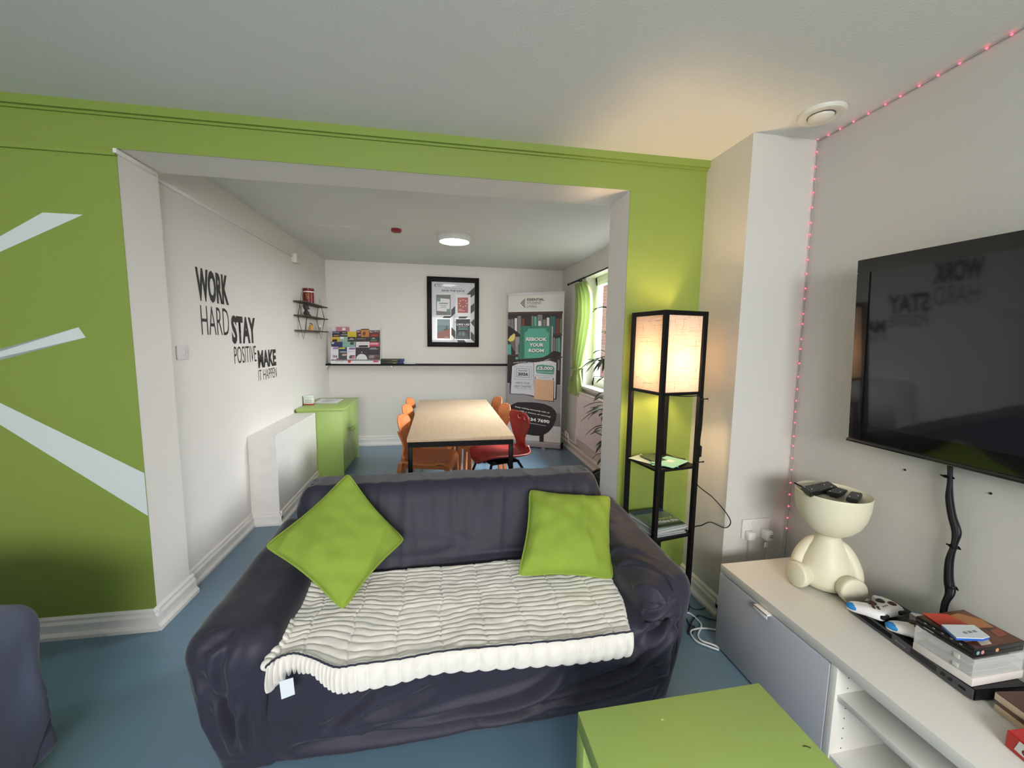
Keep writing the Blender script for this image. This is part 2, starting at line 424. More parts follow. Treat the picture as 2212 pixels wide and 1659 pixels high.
FOLDS = [(crom([Vector((ony(u, v, 1.26).x, ony(u, v, 1.26).z)) for u, v in P], 4), w * 1.15, dp) for P, w, dp in FOLDPX]
def authored(p):
    q = Vector((p.x, p.z)); s = 0
    for P, w, dp in FOLDS:
        best = 9; tt = 0; n_ = len(P) - 1
        for i in range(n_):
            a, b = P[i], P[i + 1]; ab = b - a; t = max(0, min(1, (q - a).dot(ab) / ab.length_squared)); d = (q - a - ab * t).length
            if d < best: best = d; tt = (i + t) / n_
        if best < 4 * w:
            k = 1.5 * dp * (.08 + .92 * math.sin(math.pi * min(1, .06 + tt * .88))) * min(1, (4 * w - best) / w)
            s += -k * math.exp(-(best / w) ** 2) + .55 * k * math.exp(-((best - 1.9 * w) / (1.0 * w)) ** 2)
    return s
def d_seat(p, n):
    if n.y < -.3:
        # front drape: folds fan out from under the right arm towards lower left
        t = (p.x + .56) / 1.35; sl = .18 + .34 * t; c = p.z - sl * p.x; a = p.x * .9 + p.z * .4
        w = noise.noise(Vector((a * 1.6, c * 2, 3.1))) * .05
        r = 1 - abs(noise.noise(Vector((a * .9, (c + w) * 10, 8.2)))) * 2.6
        e = min(1, max(0, (.40 - p.z) / .12)) * min(1, max(0, (p.z - .03) / .09)) * (.35 + .65 * min(1, max(0, t)))
        return authored(p) + .012 * e * max(0, r) ** 1.6 + .005 * noise.noise(p * 7) + .012 * max(0, 1 - abs(p.z - .2) / .2)
    return .004 * noise.noise(p * 6)
bs = B(); bs.soft(C8((-.60, 1.325, -.04), (.84, 1.318, -.02), (-.60, 1.9, -.04), (.84, 1.9, -.02), (-.60, 1.235, .43), (.84, 1.180, .43), (-.60, 1.82, .43), (.84, 1.82, .43)), .045, 240, d_seat, .006)
bs.obj('seat', VELVET, sofa, ang=180)
def d_arm(side):
    def f(p, n):
        v = .010 * noise.noise(p * 4) + .003 * noise.noise(p * 13)
        if n.y < -.35: v += authored(p) * (.55 if side < 0 else .8)
        if n.z < .6:
            if n.y < -.4 or abs(n.x) > .4:
                v += folds(p, 3 + side, Vector((.25 * side, 0, 1)).normalized(), Vector((1, 1, 0)).normalized(), 1.2, 9, .014, 1.8) * min(1, max(0, (.5 - p.z) / .15)) * (.5 + .5 * min(1, max(0, (p.z - .03) / .2)))
        if side > 0 and n.z > .2:
            v += folds(p, 9, Vector((.7, -.7, .2)).normalized(), Vector((.7, .7, 0)).normalized(), 1.5, 13, .018, 2.5) * max(0, min(1, (.88 - p.x) / .08))
        return v
    return f
ba = B(); ba.soft(C8((-.73, 1.315, -.08), (-.52, 1.325, -.08), (-.74, 2.02, -.08), (-.5, 2.02, -.08), (-.80, 1.245, .50), (-.50, 1.205, .525), (-.755, 2.03, .585), (-.50, 2.03, .585)), .085, 130, d_arm(-1), .006)
ba.obj('armrest', VELVET, sofa, ang=180)
ba = B(); ba.soft(C8((.74, 1.31, -.06), (.915, 1.345, -.06), (.74, 2.02, -.06), (.93, 2.02, -.06), (.715, 1.175, .555), (.965, 1.255, .545), (.70, 2.03, .60), (.955, 2.03, .60)), .08, 130, d_arm(1), .012)
ba.obj('armrest', VELVET, sofa, ang=180)
def d_back(p, n):
    v = .006 * noise.noise(p * 3)
    if n.y < -.2:
        low = max(0, min(1, (.60 - p.z) / .14))
        v += folds(p, 21, Vector((1, 0, .10)).normalized(), Vector((0, 0, 1)), 1.3, 11, .016, 2.2) * low
    if n.z > .3 or p.z > .7: v += folds(p, 5, Vector((0, 1, .2)), Vector((1, 0, 0)), 2, 12, .006)
    if abs(n.x) > .4: v += folds(p, 11, Vector((0, .6, .6)), Vector((0, -.7, .7)), 3, 16, .012)
    return v
bb = B(); bb.soft(C8((-.62, 1.66, .25), (.82, 1.66, .25), (-.66, 2.05, .05), (.86, 2.05, .05), (-.615, 1.835, .765), (.775, 1.835, .765), (-.625, 2.03, .755), (.785, 2.03, .755)), .075, 130, d_back)
bb.obj('backrest', VELVET, sofa, ang=180)
# piping seam round the right arm front, and down the left
SEAM = M('dark seam', (22, 21, 30), .9)
P0 = [ony(u, v, y) for u, v, y in ((1345, 1222, 1.30), (1385, 1222, 1.262), (1425, 1236, 1.242), (1448, 1262, 1.235), (1461, 1310, 1.24), (1464, 1370, 1.262), (1460, 1410, 1.275))]
B().tube(P0, .0022, 6, smooth=6).obj('seam', SEAM, sofa)
P0 = [ony(u, v, y) for u, v, y in ((577, 1490, 1.235), (575, 1540, 1.26), (571, 1580, 1.272))]
B().tube(P0, .0022, 6, smooth=6).obj('seam', SEAM, sofa)
for x, y in ((-.66, 1.38), (.86, 1.40), (-.66, 1.96), (.86, 1.96)):
    B().cyl((x, y, 0), (x, y, .06), .022, .028, 12).obj('foot', BLACK, sofa)

# ------------------------------------------------------------------ armchair at the left edge
VEL2 = M('slate blue velvet slipcover', (78, 83, 102), 0.8, var=0.14, vscale=6, sheen=0.2, bump=0.08, bscale=300, spec=0.2)
ch = thing('armchair', 'slate blue velvet covered armchair cut off by the left edge of the frame', 'armchair', (-1.6, 1.05, 0))
def d_ch(p, n):
    v = .012 * noise.noise(p * 3.5)
    if n.z < .6: v += folds(p, 31, Vector((.1, 0, 1)).normalized(), Vector((1, 1, 0)).normalized(), 1.0, 10, .04, 2.6) * min(1, max(0, (.55 - p.z) / .2))
    return v
b = B(); b.soft(C8((-1.42, .55, .02), (-1.14, .55, .02), (-1.42, 1.38, .02), (-1.265, 1.38, .02), (-1.43, .55, .60), (-1.15, .55, .60), (-1.43, 1.43, .63), (-1.19, 1.41, .62)), .09, 70, d_ch); b.obj('armrest', VEL2, ch, ang=180)
b = B(); b.soft(C8((-2.28, .55, .02), (-2.02, .55, .02), (-2.28, 1.40, .02), (-2.02, 1.40, .02), (-2.28, .55, .60), (-2.02, .55, .60), (-2.28, 1.43, .61), (-2.02, 1.43, .61)), .08, 40, d_ch); b.obj('armrest', VEL2, ch, ang=180)
b = B(); b.soft(C8((-2.05, .52, .03), (-1.40, .52, .03), (-2.05, 1.2, .03), (-1.40, 1.2, .03), (-2.05, .50, .42), (-1.40, .50, .42), (-2.05, 1.25, .42), (-1.40, 1.25, .42)), .05, 50, d_ch); b.obj('seat', VEL2, ch, ang=180)
b = B(); b.soft(C8((-2.25, 1.12, .04), (-1.24, 1.12, .04), (-2.25, 1.45, .04), (-1.24, 1.45, .04), (-2.2, 1.24, .68), (-1.40, 1.24, .66), (-2.2, 1.45, .68), (-1.42, 1.45, .66)), .10, 60, d_ch); b.obj('backrest', VEL2, ch, ang=180)

# ------------------------------------------------------------------ throw blanket
THROW = M('cream fleece', (236, 232, 224), 0.95, var=0.05, vscale=30, sheen=0.5, bump=0.5, bscale=700, spec=0.1)
throw = thing('throw_blanket', 'cream ribbed fleece throw with dark piping spread over the sofa seat', 'blanket', (0.1, 1.4, .44))
ZT = .437
cord_px = [(577, 1447), (602, 1427), (635, 1417), (660, 1421), (686, 1430), (707, 1440), (733, 1447), (780, 1440), (870, 1428), (950, 1413), (1050, 1403), (1149, 1394), (1239, 1386), (1312, 1376), (1367, 1369)]
hem_px = [(579, 1490), (600, 1491), (640, 1480), (668, 1469), (690, 1475), (725, 1481), (798, 1474), (888, 1456), (950, 1446), (1058, 1436), (1203, 1421), (1312, 1409), (1372, 1397)]
cord = crom([onz(u, v, ZT) for u, v in cord_px], 14)
def samp(P, t):
    x = t * (len(P) - 1); i = min(len(P) - 2, int(x)); return P[i].lerp(P[i + 1], x - i)
def byx(P, x):
    for a, c in zip(P, P[1:]):
        if (a.x - x) * (c.x - x) <= 0 and abs(c.x - a.x) > 1e-7: return a.lerp(c, (x - a.x) / (c.x - a.x))
    return P[0] if x < P[0].x else P[-1]
backL = onz(700, 1232, ZT); backR = onz(1322, 1222, ZT)
backL = Vector((-.52, 1.67, ZT)); backR = Vector((.755, 1.665, ZT))
def thr(u, v):
    f = samp(cord, u); bk = backL.lerp(backR, u)
    side = .018 * math.sin(v * 9 + 1) * (1 - u) - .012 * math.sin(v * 7) * u
    p = bk.lerp(f, v); p.x += side * math.sin(math.pi * v)
    L = .47 * v
    wv = .010 * noise.noise(Vector((p.x * 9, L * 16, 1.7))) + .0055 * noise.noise(Vector((p.x * 24, L * 22, 4.7))) + .012 * noise.noise(Vector((p.x * 3.2, L * 5, 5.0)))
    s = (L + wv) / .0245
    rib = abs(math.sin(math.pi * s)) ** .55
    h = .0074 * rib * (.8 + .5 * noise.noise(Vector((p.x * 22, L * 30, 2.2))))
    h += .006 * noise.noise(Vector((p.x * 5, L * 7, 9.1)))
    st = abs(math.sin(math.pi * (p.x + .02 * noise.noise(Vector((L * 12, 1, 1)))) / .145)) ; h -= .005 * max(0, 1 - st / .12)
    # left edge lies up the arm and rolls
    e = max(0, (.07 - u) / .07); h += .03 * e * (1 - v * .6)
    edge = min(u, 1 - u) / .012
    if edge < 1: h -= .012 * (1 - edge)
    return Vector((p.x, p.y, ZT + .004 + h))
b = B(); b.grid(thr, 340, 200); top = b.obj('blanket_top', THROW, throw, ang=180, recalc=True)
hemb = crom([onpl(u, v, (0, 1.205, 0), (0, 1, 0)) for u, v in hem_px], 14)
NL = 37
def hemf(u, v):
    f = samp(cord, u); lo = byx(hemb, f.x); 
    t = u * NL; lobe = abs(math.sin(math.pi * t)) ** .45
    y = f.y - .004 - .022 * math.sin(math.pi * min(1, v * 1.02)) ** .6 * (.15 + .85 * lobe)
    z0 = ZT + .006; z1 = lo.z + .006 - .010 * lobe
    a = z0 + (z1 - z0) * v
    y += .012 * v * (1 if u > .1 else .4)
    fold = math.exp(-((u - .035) / .03) ** 2); y -= .02 * fold * v
    return Vector((f.x + .002 * math.cos(math.pi * t * 2) * v, y, a + .004 * lobe * (1 - v)))
b = B(); b.grid(hemf, 560, 18); hem = b.obj('hem_border', THROW, throw, ang=180)
def hemb2(u, v):
    p = hemf(u, 1.0); return Vector((p.x, p.y + .03 * v, p.z + .006 * math.sin(math.pi * v)))
b = B(); b.grid(hemb2, 300, 4); b.obj('hem_underside', THROW, throw, ang=180)
CORD = M('dark piping cord', (40, 42, 58), .8)
cp = []
for i in range(420):
    u = i / 419; p = samp(cord, u); lb = abs(math.sin(math.pi * u * NL)) ** .6
    cp.append(Vector((p.x, p.y - .008 - .003 * lb, ZT + .014 + .005 * lb)))
B().tube(cp, .003, 6).obj('piping', CORD, throw)
# beaded left edge roll
pts = []
for i in range(120):
    v = i / 119; p = thr(0.004, v); pts.append(p + Vector((-.004, 0, -.004)))
B().tube(pts, lambda t: .013 + .006 * abs(math.sin(math.pi * t * 20)), 10).obj('edge_roll', THROW, throw, ang=180)
# corner fold at the front left and care tag
q = [ony(u, v, 1.17) for u, v in ((590, 1462), (600, 1485), (635, 1468), (650, 1452))]
TAGM = M('white care tag', (206, 212, 218), .6)
b = B(); tp = [ony(u, v, 1.175) for u, v in ((603, 1473), (633, 1464), (637, 1500), (608, 1511))]
b.prism(tp, (0, .0012, 0)); b.obj('care_tag', TAGM, throw, smooth=False)

# ------------------------------------------------------------------ scatter cushions
def cushion(label, C, thick, seedv, nrm_hint):
    """C: corners in order round the cushion"""
    t = thing('cushion', label, 'cushion', tuple(sum(C, Vector()) / 4), 'green cushions on the sofa')
    n = (C[1] - C[0]).cross(C[3] - C[0]).normalized()
    if n.dot(nrm_hint) < 0: n = -n
    def edgep(u, v):
        # pinched sides between pointed corners
        pu = .045 * math.sin(math.pi * u); pv = .045 * math.sin(math.pi * v)
        uu = u + (0.5 - u) * 2 * pv * abs(2 * u - 1) * .9; vv = v + (0.5 - v) * 2 * pu * abs(2 * v - 1) * .9
        cr = (abs(2 * u - 1) * abs(2 * v - 1)) ** 10 * .02; uu += (.5 - uu) * cr * 2; vv += (.5 - vv) * cr * 2
        return (C[0] * (1 - uu) + C[1] * uu) * (1 - vv) + (C[3] * (1 - uu) + C[2] * uu) * vv
    def face(sg):
        def f(u, v):
            h = (max(0, math.sin(math.pi * u)) * max(0, math.sin(math.pi * v))) ** .42 * thick / 2
            p = edgep(u, v); h += h * (.30 * noise.noise(p * 6 + Vector((seedv, 0, 0)))) + .009 * noise.noise(p * 16 + Vector((seedv, 1, 0))) * min(1, h * 40)
            k = folds(p, seedv, Vector((.5, 0, 1)).normalized(), Vector((1, 0, -.5)).normalized(), 2, 9, .016, 2.4)
            return p + n * sg * (h + .0015) + n * sg * k * min(1, h * 25) * (1 if u > .5 else .4)
        return f
    b = B(); b.grid(face(1), 60, 60); b.grid(face(-1), 60, 60); b.obj('cushion_cover', GREENC, t, ang=180)
    ring = [edgep(i / 40, 0) for i in range(40)] + [edgep(1, i / 40) for i in range(40)] + [edgep(1 - i / 40, 1) for i in range(40)] + [edgep(0, 1 - i / 40) for i in range(40)]
    B().tube(ring, .0048, 8, closed=True).obj('piping', GREENC, t)
    return t
top = ony(752, 1022, 1.80); bot = onz(741, 1318, .485); lf = onz(571, 1180, .635); rt = ony(874, 1166, 1.66)
bot = ony(741, 1318, 1.36)
cushion('green scatter cushion turned on its corner against the left arm of the sofa', [top, rt, bot, lf], .15, 2.0, Vector((0, -1, .5)))
cushion('green scatter cushion sitting upright at the right end of the sofa', [ony(1144, 1058, 1.76), ony(1318, 1072, 1.74), ony(1325, 1251, 1.45), ony(1119, 1244, 1.47)], .15, 6.0, Vector((0, -1, .5)))

# ------------------------------------------------------------------ coffee table
ct = thing('coffee_table', 'low square lime green table at the bottom edge of the picture', 'table', (.63, .62, 0))
x0, x1, y0, y1 = .355, .905, .36, .91
B().box((x0, y0, .40), (x1, y1, .45), .003).obj('tabletop', GREENF, ct)
for x in (x0, x1 - .05):
    for y in (y0, y1 - .05): B().box((x, y, 0), (x + .05, y + .05, .40), .002).obj('leg', GREENF, ct)
CHIP = M('pale chip', (186, 214, 140), .6); SCUF = M('dark scuff', (70, 80, 40), .6)
def spot(u, v, pts, mat, z, nm, par):
    c = onz(u, v, z); b = B(); b.prism([c + Vector((a, d, .0002)) for a, d in pts], (0, 0, .0006)); return b.obj(nm, mat, par, smooth=False)
spot(1431, 1555, [(-.004, -.002), (.004, -.001), (.003, .003), (-.002, .003)], CHIP, .45, 'paint_chip', ct)
spot(1742, 1615, [(-.007, .003), (-.003, .006), (.004, .004), (.010, -.002), (.008, -.004), (.002, .001)], SCUF, .45, 'scuff_mark', ct)

# ------------------------------------------------------------------ television bench
WB = M('white laminate', (224, 222, 216), .35, var=.01); GD_ = M('pale grey laminate', (172, 176, 184), .4); ALU = M('white metal handle', (228, 226, 220), .35)
UX0, UX1, UY0, UY1 = 1.278, 1.695, -.25, 1.547
un = thing('tv_bench', 'low white bench with grey flap door under the wall television', 'tv bench', (1.48, .65, 0))
B().box((UX0, UY0, .372), (UX1, UY1, .41), .0015).obj('top_panel', WB, un)
B().box((UX0 + .006, UY1 - .02, .0), (UX1, UY1 - .001, .372), .001).obj('side_panel', WB, un)
B().box((UX0 + .006, UY0, .0), (UX1, UY0 + .02, .372), .001).obj('side_panel', WB, un)
dv = B().box((UX0 + .002, .989, .02), (UX1, 1.012, .372), .001).obj('divider', WB, un)
for k in range(8):
    for x in (UX0 + .05, UX1 - .06): B().cyl((x, .9895, .07 + k * .037), (x, .9884, .07 + k * .037), .0022, seg=8).obj('peg_hole', M('peg hole', (60, 58, 56), .8), dv)
B().box((UX0 + .002, .39, .02), (UX1, .41, .372), .001).obj('divider', WB, un)
B().box((UX0 + .006, UY0, .035), (UX1, UY1 - .02, .055), .001).obj('bottom_panel', WB, un)
B().box((UX0 + .012, .41, .255), (UX1, .989, .275), .001).obj('shelf', WB, un)
B().box((UX1 - .008, UY0, .05), (UX1, UY1 - .01, .38), 0).obj('back_panel', WB, un)
dr = B().box((UX0 - .001, 1.014, .012), (UX0 + .017, UY1, .366), .0012).obj('door', GD_, un)
B().box((UX0 - .020, 1.255, .361), (UX0 + .01, 1.325, .367), .001).box((UX0 - .020, 1.255, .349), (UX0 - .017, 1.325, .367), .001).obj('handle', ALU, dr)

# ------------------------------------------------------------------ television on the wall
TVB = M('gloss black bezel', (9, 9, 10), .12, coat=.6); SCRN = M('glossy dark screen', (30, 30, 34), .05, spec=0.75)
tvs0 = (PY - 1.346) / math.cos(ATV)
z0, z1 = 1.034, 1.757; o0, o1 = .110, .155
tilt = (o1 - o0) / (z1 - z0); up = Vector((tvn.x * tilt, tvn.y * tilt, 1)).normalized(); TVN0 = Vector((-math.cos(R(.5)), -math.sin(R(.5)), 0)); tdd = Vector((math.sin(R(.5)), -math.cos(R(.5)), 0))
up = (Vector((0, 0, 1)) + TVN0 * tilt).normalized(); nn = tdd.cross(up).normalized()
if nn.dot(tvn) < 0: nn = -nn
tv = thing('television', 'large black flat screen television mounted on the right wall', 'television', tuple(TV(tvs0 + .63, .05, 1.02)))
TO = TV(tvs0, o0, z0); LL = (z1 - z0) / up.z; WW = 1.27
def TP(a, c, off=0): return TO + tdd * a + up * c + nn * off
def tvbox(b, a0, a1, c0, c1, f0, f1): return b.hexa([TP(a0, c0, f0), TP(a1, c0, f0), TP(a1, c1, f0), TP(a0, c1, f0)], [TP(a0, c0, f1), TP(a1, c0, f1), TP(a1, c1, f1), TP(a0, c1, f1)])
b = B(); bz = .05
tvbox(b, 0, WW, LL - bz, LL, -.03, 0); tvbox(b, 0, bz, .075, LL - bz, -.03, 0); tvbox(b, WW - bz, WW, .075, LL - bz, -.03, 0); tvbox(b, 0, WW, .0, .075, -.03, 0)
bmesh.ops.bevel(b.bm, geom=[e for e in b.bm.edges], offset=.002, segments=2, affect='EDGES')
b.obj('bezel', TVB, tv)
b = B(); b.tube([TP(.0, .004, .002), TP(WW, .004, .002)], .008, 10); b.obj('bottom_trim', TVB, tv)
b = B(); tvbox(b, bz - .002, WW - bz + .002, .072, LL - bz + .002, -.012, -.004); b.obj('screen', SCRN, tv, smooth=False)
b = B(); tvbox(b, .04, WW - .04, .04, LL - .04, -.045, -.03); b.obj('rear_housing', BLACK, tv, smooth=False)
b = B(); b.hexa([TV(tvs0 + .4, 0, 1.25), TV(tvs0 + .9, 0, 1.25), TV(tvs0 + .9, .03, 1.25), TV(tvs0 + .4, .04, 1.25)], [TV(tvs0 + .4, 0, 1.6), TV(tvs0 + .9, 0, 1.6), TV(tvs0 + .9, .03, 1.6), TV(tvs0 + .4, .04, 1.6)]); b.obj('wall_bracket', BLACK, tv, smooth=False)
# cables under the television
CB = M('black cable', (15, 17, 24), .5)
def tvpt(u, v, off): return onpl(u, v, TV(0, off, 0), tvn)
cbl = thing('cable_bundle', 'bundle of black cables tied together hanging from the television to the bench', 'cables', tuple(tvpt(2040, 1320, .03)))
main_px = [(2052, 1000), (2052, 1040), (2050, 1075), (2056, 1115), (2064, 1150), (2060, 1178), (2050, 1210), (2048, 1250), (2050, 1280), (2040, 1305), (2036, 1335)]
for k, (du, dof, r) in enumerate(((-6, .022, .0044), (0, .030, .0046), (5, .020, .0042), (2, .038, .0038), (10, .027, .0028))):
    w = [0, 0, 1, 1.3, 1.1, .4, 1.2, 1.7, 1.4, .6, .7]
    if k == 4: w = [0, 0, 1, 1.2, 2.0, .6, 1.3, 1.7, 2.3, 1.0, .6]
    B().tube([tvpt(u + du * (.45 + .35 * w[i]), v, dof) for i, (u, v) in enumerate(main_px)], r, 8, smooth=5).obj('cable', CB, cbl)
for u, v in ((2048, 1030), (2061, 1181), (2056, 1268)):
    c = tvpt(u, v, .029); b = B(); b.lathe([(.013, -.003), (.015, 0), (.013, .003), (.011, 0), (.013, -.003)], c, 16)
    b.cyl(c - tvd * .012, c - tvd * .020 + tvn * .004, .0028, seg=6); b.cyl(c + tvd * .012, c + tvd * .018, .0028, seg=6); b.obj('cable_tie', BLACK, cbl)
for u, v in ((1955, 1015), (2140, 1066)):
    tag(B().cyl(tvpt(u, v, .0), tvpt(u, v, .002), .004, seg=10).obj('wall_plug_hole', BLACK), 'small dark screw hole in the wall below the %s of the television' % ('left side' if u < 2000 else 'right side'), 'screw hole', 'screw holes below the television')
# ------------------------------------------------------------------ dining table and chairs
WOOD = M('pale wood laminate', (206, 180, 148), .40, var=.05, vscale=9, stretch=(5, .6, 5))
dt = thing('dining_table', 'rectangular dining table with pale wood top and black steel legs', 'table', (.155, 3.66, 0))
tx0, tx1, ty0, ty1 = -.225, .53, 2.78, 4.56
B().box((tx0, ty0, .715), (tx1, ty1, .742), .002).obj('tabletop', WOOD, dt)
b = B(); b.box((tx0 + .005, ty0 + .01, .675), (tx1 - .005, ty0 + .035, .714)); b.box((tx0 + .005, ty1 - .035, .675), (tx1 - .005, ty1 - .01, .714))
b.box((tx0 + .005, ty0 + .036, .675), (tx0 + .03, ty1 - .036, .714)); b.box((tx1 - .03, ty0 + .036, .675), (tx1 - .005, ty1 - .036, .714)); b.obj('steel_frame', BLACK, dt)
for x in (tx0 + .005, tx1 - .035):
    for y in (ty0 + .01, ty1 - .04): B().box((x, y, 0), (x + .03, y + .03, .676), .002).obj('leg', BLACK, dt)

ORNG = M('orange stained chair', (204, 124, 68), .42, var=.06, vscale=9); RED = M('red plastic shell', (152, 50, 48), .4); BLKM = M('black tube metal', (14, 14, 16), .4, spec=.3)
def shell(prof, wid, mat, name, parent, th=.012, hole=None, curl=0.0, nu=22, nv=60):
    """prof: [(x, z, halfwidth)] spline along the sitter's middle; curved across"""
    P = crom([Vector(p) for p in prof], 10); n = len(P) - 1
    b = B(); V = []
    for i in range(n + 1):
        p = P[i]; a = P[min(n, i + 1)] - P[max(0, i - 1)]; t = Vector((a.x, 0, a.y)).normalized(); nrm = Vector((-t.z, 0, t.x))
        if nrm.x < 0 and nrm.z < 0: nrm = -nrm
        row = []
        for j in range(nu + 1):
            w = -1 + 2 * j / nu; c = curl * w * w * max(.2, min(1, p.z / .2))
            q = Vector((p.x, w * p.z, p.y)) + (Vector((1, 0, .3)) if i < n * .45 else Vector((0, 0, 1))) * c
            row.append(b.bm.verts.new(q))
        V.append(row)
    for i in range(n):
        for j in range(nu):
            if hole and hole(i / n, -1 + 2 * (j + .5) / nu, P[i]): continue
            b.bm.faces.new((V[i][j], V[i + 1][j], V[i + 1][j + 1], V[i][j + 1]))
    o = b.obj(name, mat, parent, ang=60)
    m = o.modifiers.new('thickness', 'SOLIDIFY'); m.thickness = th; m.offset = 0
    return o
def orange_chair():
    t = thing('dining_chair', '', 'chair')
    pr = [(-.235, .80, .035), (-.233, .79, .085), (-.228, .765, .125), (-.215, .71, .14), (-.20, .64, .115), (-.185, .58, .085), (-.175, .53, .085), (-.165, .48, .14), (-.14, .452, .185)]
    shell(pr, None, ORNG, 'backrest', t, .012, None, .04, 16)
    sp = [(-.16, .455, .17), (-.10, .448, .195), (0, .445, .205), (.10, .448, .205), (.16, .45, .20), (.195, .438, .20), (.21, .41, .195), (.213, .385, .19)]
    shell(sp, None, ORNG, 'seat', t, .014, None, .012, 16)
    for s in (-1, 1):
        b = B(); y = s * .165
        b.grid(lambda u, v: Vector((.205 + .012 * v + (-.01 if u in (0, 1) and 0 else 0), y - .036 + .072 * u, .42 - .42 * v)), 2, 10); o = b.obj('leg', ORNG, t)
        m = o.modifiers.new('thickness', 'SOLIDIFY'); m.thickness = .022; m.offset = 0
        b = B(); b.hexa([(-.255, y - .022, 0), (-.225, y - .022, 0), (-.225, y + .022, 0), (-.255, y + .022, 0)], [(-.185, y - .026, .45), (-.15, y - .026, .45), (-.15, y + .026, .45), (-.185, y + .026, .45)])
        b.obj('leg', ORNG, t)
    for yy in (-.15, .13): B().box((-.17, yy, .40), (.19, yy + .02, .432)).obj('seat_rail', ORNG, t)
    return t
def red_chair():
    t = thing('dining_chair', '', 'chair')
    pr = [(-.205, .805, .07), (-.212, .80, .12), (-.222, .775, .155), (-.232, .72, .165), (-.225, .66, .14), (-.215, .60, .10), (-.225, .54, .075), (-.24, .49, .09), (-.225, .45, .14), (-.17, .435, .18),
          (-.08, .435, .20), (.04, .445, .205), (.13, .45, .20), (.19, .442, .18), (.215, .425, .13), (.222, .41, .06)]
    n = len(pr) - 1
    def hole(f, w, P): return .745 < P.y < .778 and .12 < abs(w) < .40
    shell(pr, None, RED, 'seat_shell', t, .014, hole, .05, 28)
    for s in (-1, 1):
        y = s * .13
        B().tube([(.10, y, .43), (.14, y, .41), (.20, y * 1.35, .2), (.23, y * 1.5, .0)], .011, 8, smooth=6).obj('leg', BLKM, t)
        B().tube([(-.08, y, .42), (-.12, y, .40), (-.22, y * 1.35, .2), (-.27, y * 1.5, .0)], .011, 8, smooth=6).obj('leg', BLKM, t)
    B().box((-.12, -.14, .412), (.14, .14, .424), .003).obj('seat_plate', BLKM, t)
    return t
oc = orange_chair()
spots = [(-.10, 3.30, -14, 'orange moulded chair nearest the sofa on the left side of the dining table'),
         (-.11, 3.83, -13, 'middle orange moulded chair on the left side of the dining table'),
         (-.11, 4.27, -11, 'orange moulded chair farthest away on the left side of the dining table'),
         (.435, 3.79, 193, 'orange moulded chair behind the red chair on the right of the dining table'),
         (.43, 4.28, 192, 'orange moulded chair farthest away on the right side of the dining table')]
for i, (x, y, a, lb) in enumerate(spots):
    c = oc if i == 0 else copy_tree(oc)
    c.location = (x, y, 0); c.rotation_euler = (0, 0, R(a)); c['label'] = lb; c['category'] = 'chair'; c['group'] = 'orange chairs round the dining table'
rc = red_chair(); rc.location = (.50, 3.30, 0); rc.rotation_euler = (0, 0, R(199)); rc['label'] = 'red plastic shell chair with black metal legs at the dining table'

# ------------------------------------------------------------------ green cabinet
gc = thing('cabinet', 'lime green two door cabinet against the left dining wall', 'cabinet', (-1.18, 4.58, 0))
cx0, cx1, cy0, cy1 = -1.385, -.965, 4.19, 4.96
B().box((cx0 - .005, cy0 - .006, .70), (cx1 + .018, cy1 + .006, .725), .002).obj('top_panel', GREENF, gc)
B().box((cx0, cy0, 0), (cx1, cy0 + .02, .70), .001).obj('side_panel', GREENF, gc)
B().box((cx0, cy1 - .02, 0), (cx1, cy1, .70), .001).obj('side_panel', GREENF, gc)
b = B(); b.box((cx0, cy0 + .02, .06), (cx1 - .025, cy1 - .02, .70)); b.obj('carcass', GREENF, gc, smooth=False)
B().box((cx1 - .06, cy0 + .02, 0), (cx1 - .045, cy1 - .02, .06)).obj('plinth', GREENF, gc, smooth=False)
ym = (cy0 + cy1) / 2
for y0, y1, ky in ((cy0 + .022, ym - .0015, ym - .045), (ym + .0015, cy1 - .022, ym + .045)):
    d = B().box((cx1 - .024, y0, .065), (cx1 - .004, y1, .695), .0015).obj('door', GREENF, gc)
    b = B(); b.lathe([(0, 0), (.008, 0), (.008, .016), (.020, .022), (.024, .032), (.018, .042), (0, .045)], (cx1 - .004, ky, .44), 18, Matrix.Rotation(R(90), 4, 'Y')); b.obj('knob', GREENF, d)
PAPER = M('white paper', (228, 230, 232), .7); INK = M('dark print', (44, 42, 42), .6); GREYINK = M('grey print', (130, 130, 132), .7)
pp = thing('paper_sheet', 'white printed paper sheet lying on top of the green cabinet', 'paper', (-1.2, 4.6, .7255))
q = [onz(u, v, .726) for u, v in ((679, 871), (727, 871), (743, 862), (694, 861))]
b = B(); b.prism(q, (0, 0, .001)); b.obj('sheet', PAPER, pp, smooth=False)
c = sum(q, Vector()) / 4; b = B()
for k in range(7):
    a0 = q[0].lerp(q[3], .2 + k * .1); a1 = q[1].lerp(q[2], .2 + k * .1); s0 = a0.lerp(a1, .25); s1 = a0.lerp(a1, .8 - .1 * (k % 3))
    b.prism([s0 + Vector((0, 0, .0012)), s1 + Vector((0, 0, .0012)), s1 + Vector((0, .008, .0012)), s0 + Vector((0, .008, .0012))], (0, 0, .0003))
b.obj('printed_lines', GREYINK, pp, smooth=False)
ac = thing('leaflet_box', 'small clear and white box with red base at the wall end of the green cabinet', 'box', (-1.27, 4.36, .725))
bx = onz(666, 875, .726)
B().box((bx.x - .045, bx.y, .726), (bx.x + .045, bx.y + .06, .738), .002).obj('base', M('red card', (176, 40, 40), .5), ac)
B().box((bx.x - .045, bx.y + .002, .738), (bx.x + .045, bx.y + .058, .80), .002).obj('box_body', M('frosted acrylic', (214, 222, 216), .25), ac)
B().box((bx.x - .047, bx.y - .001, .80), (bx.x + .047, bx.y + .061, .826), .003).obj('lid', M('frosted acrylic', (214, 222, 216), .25), ac)
b = B(); 
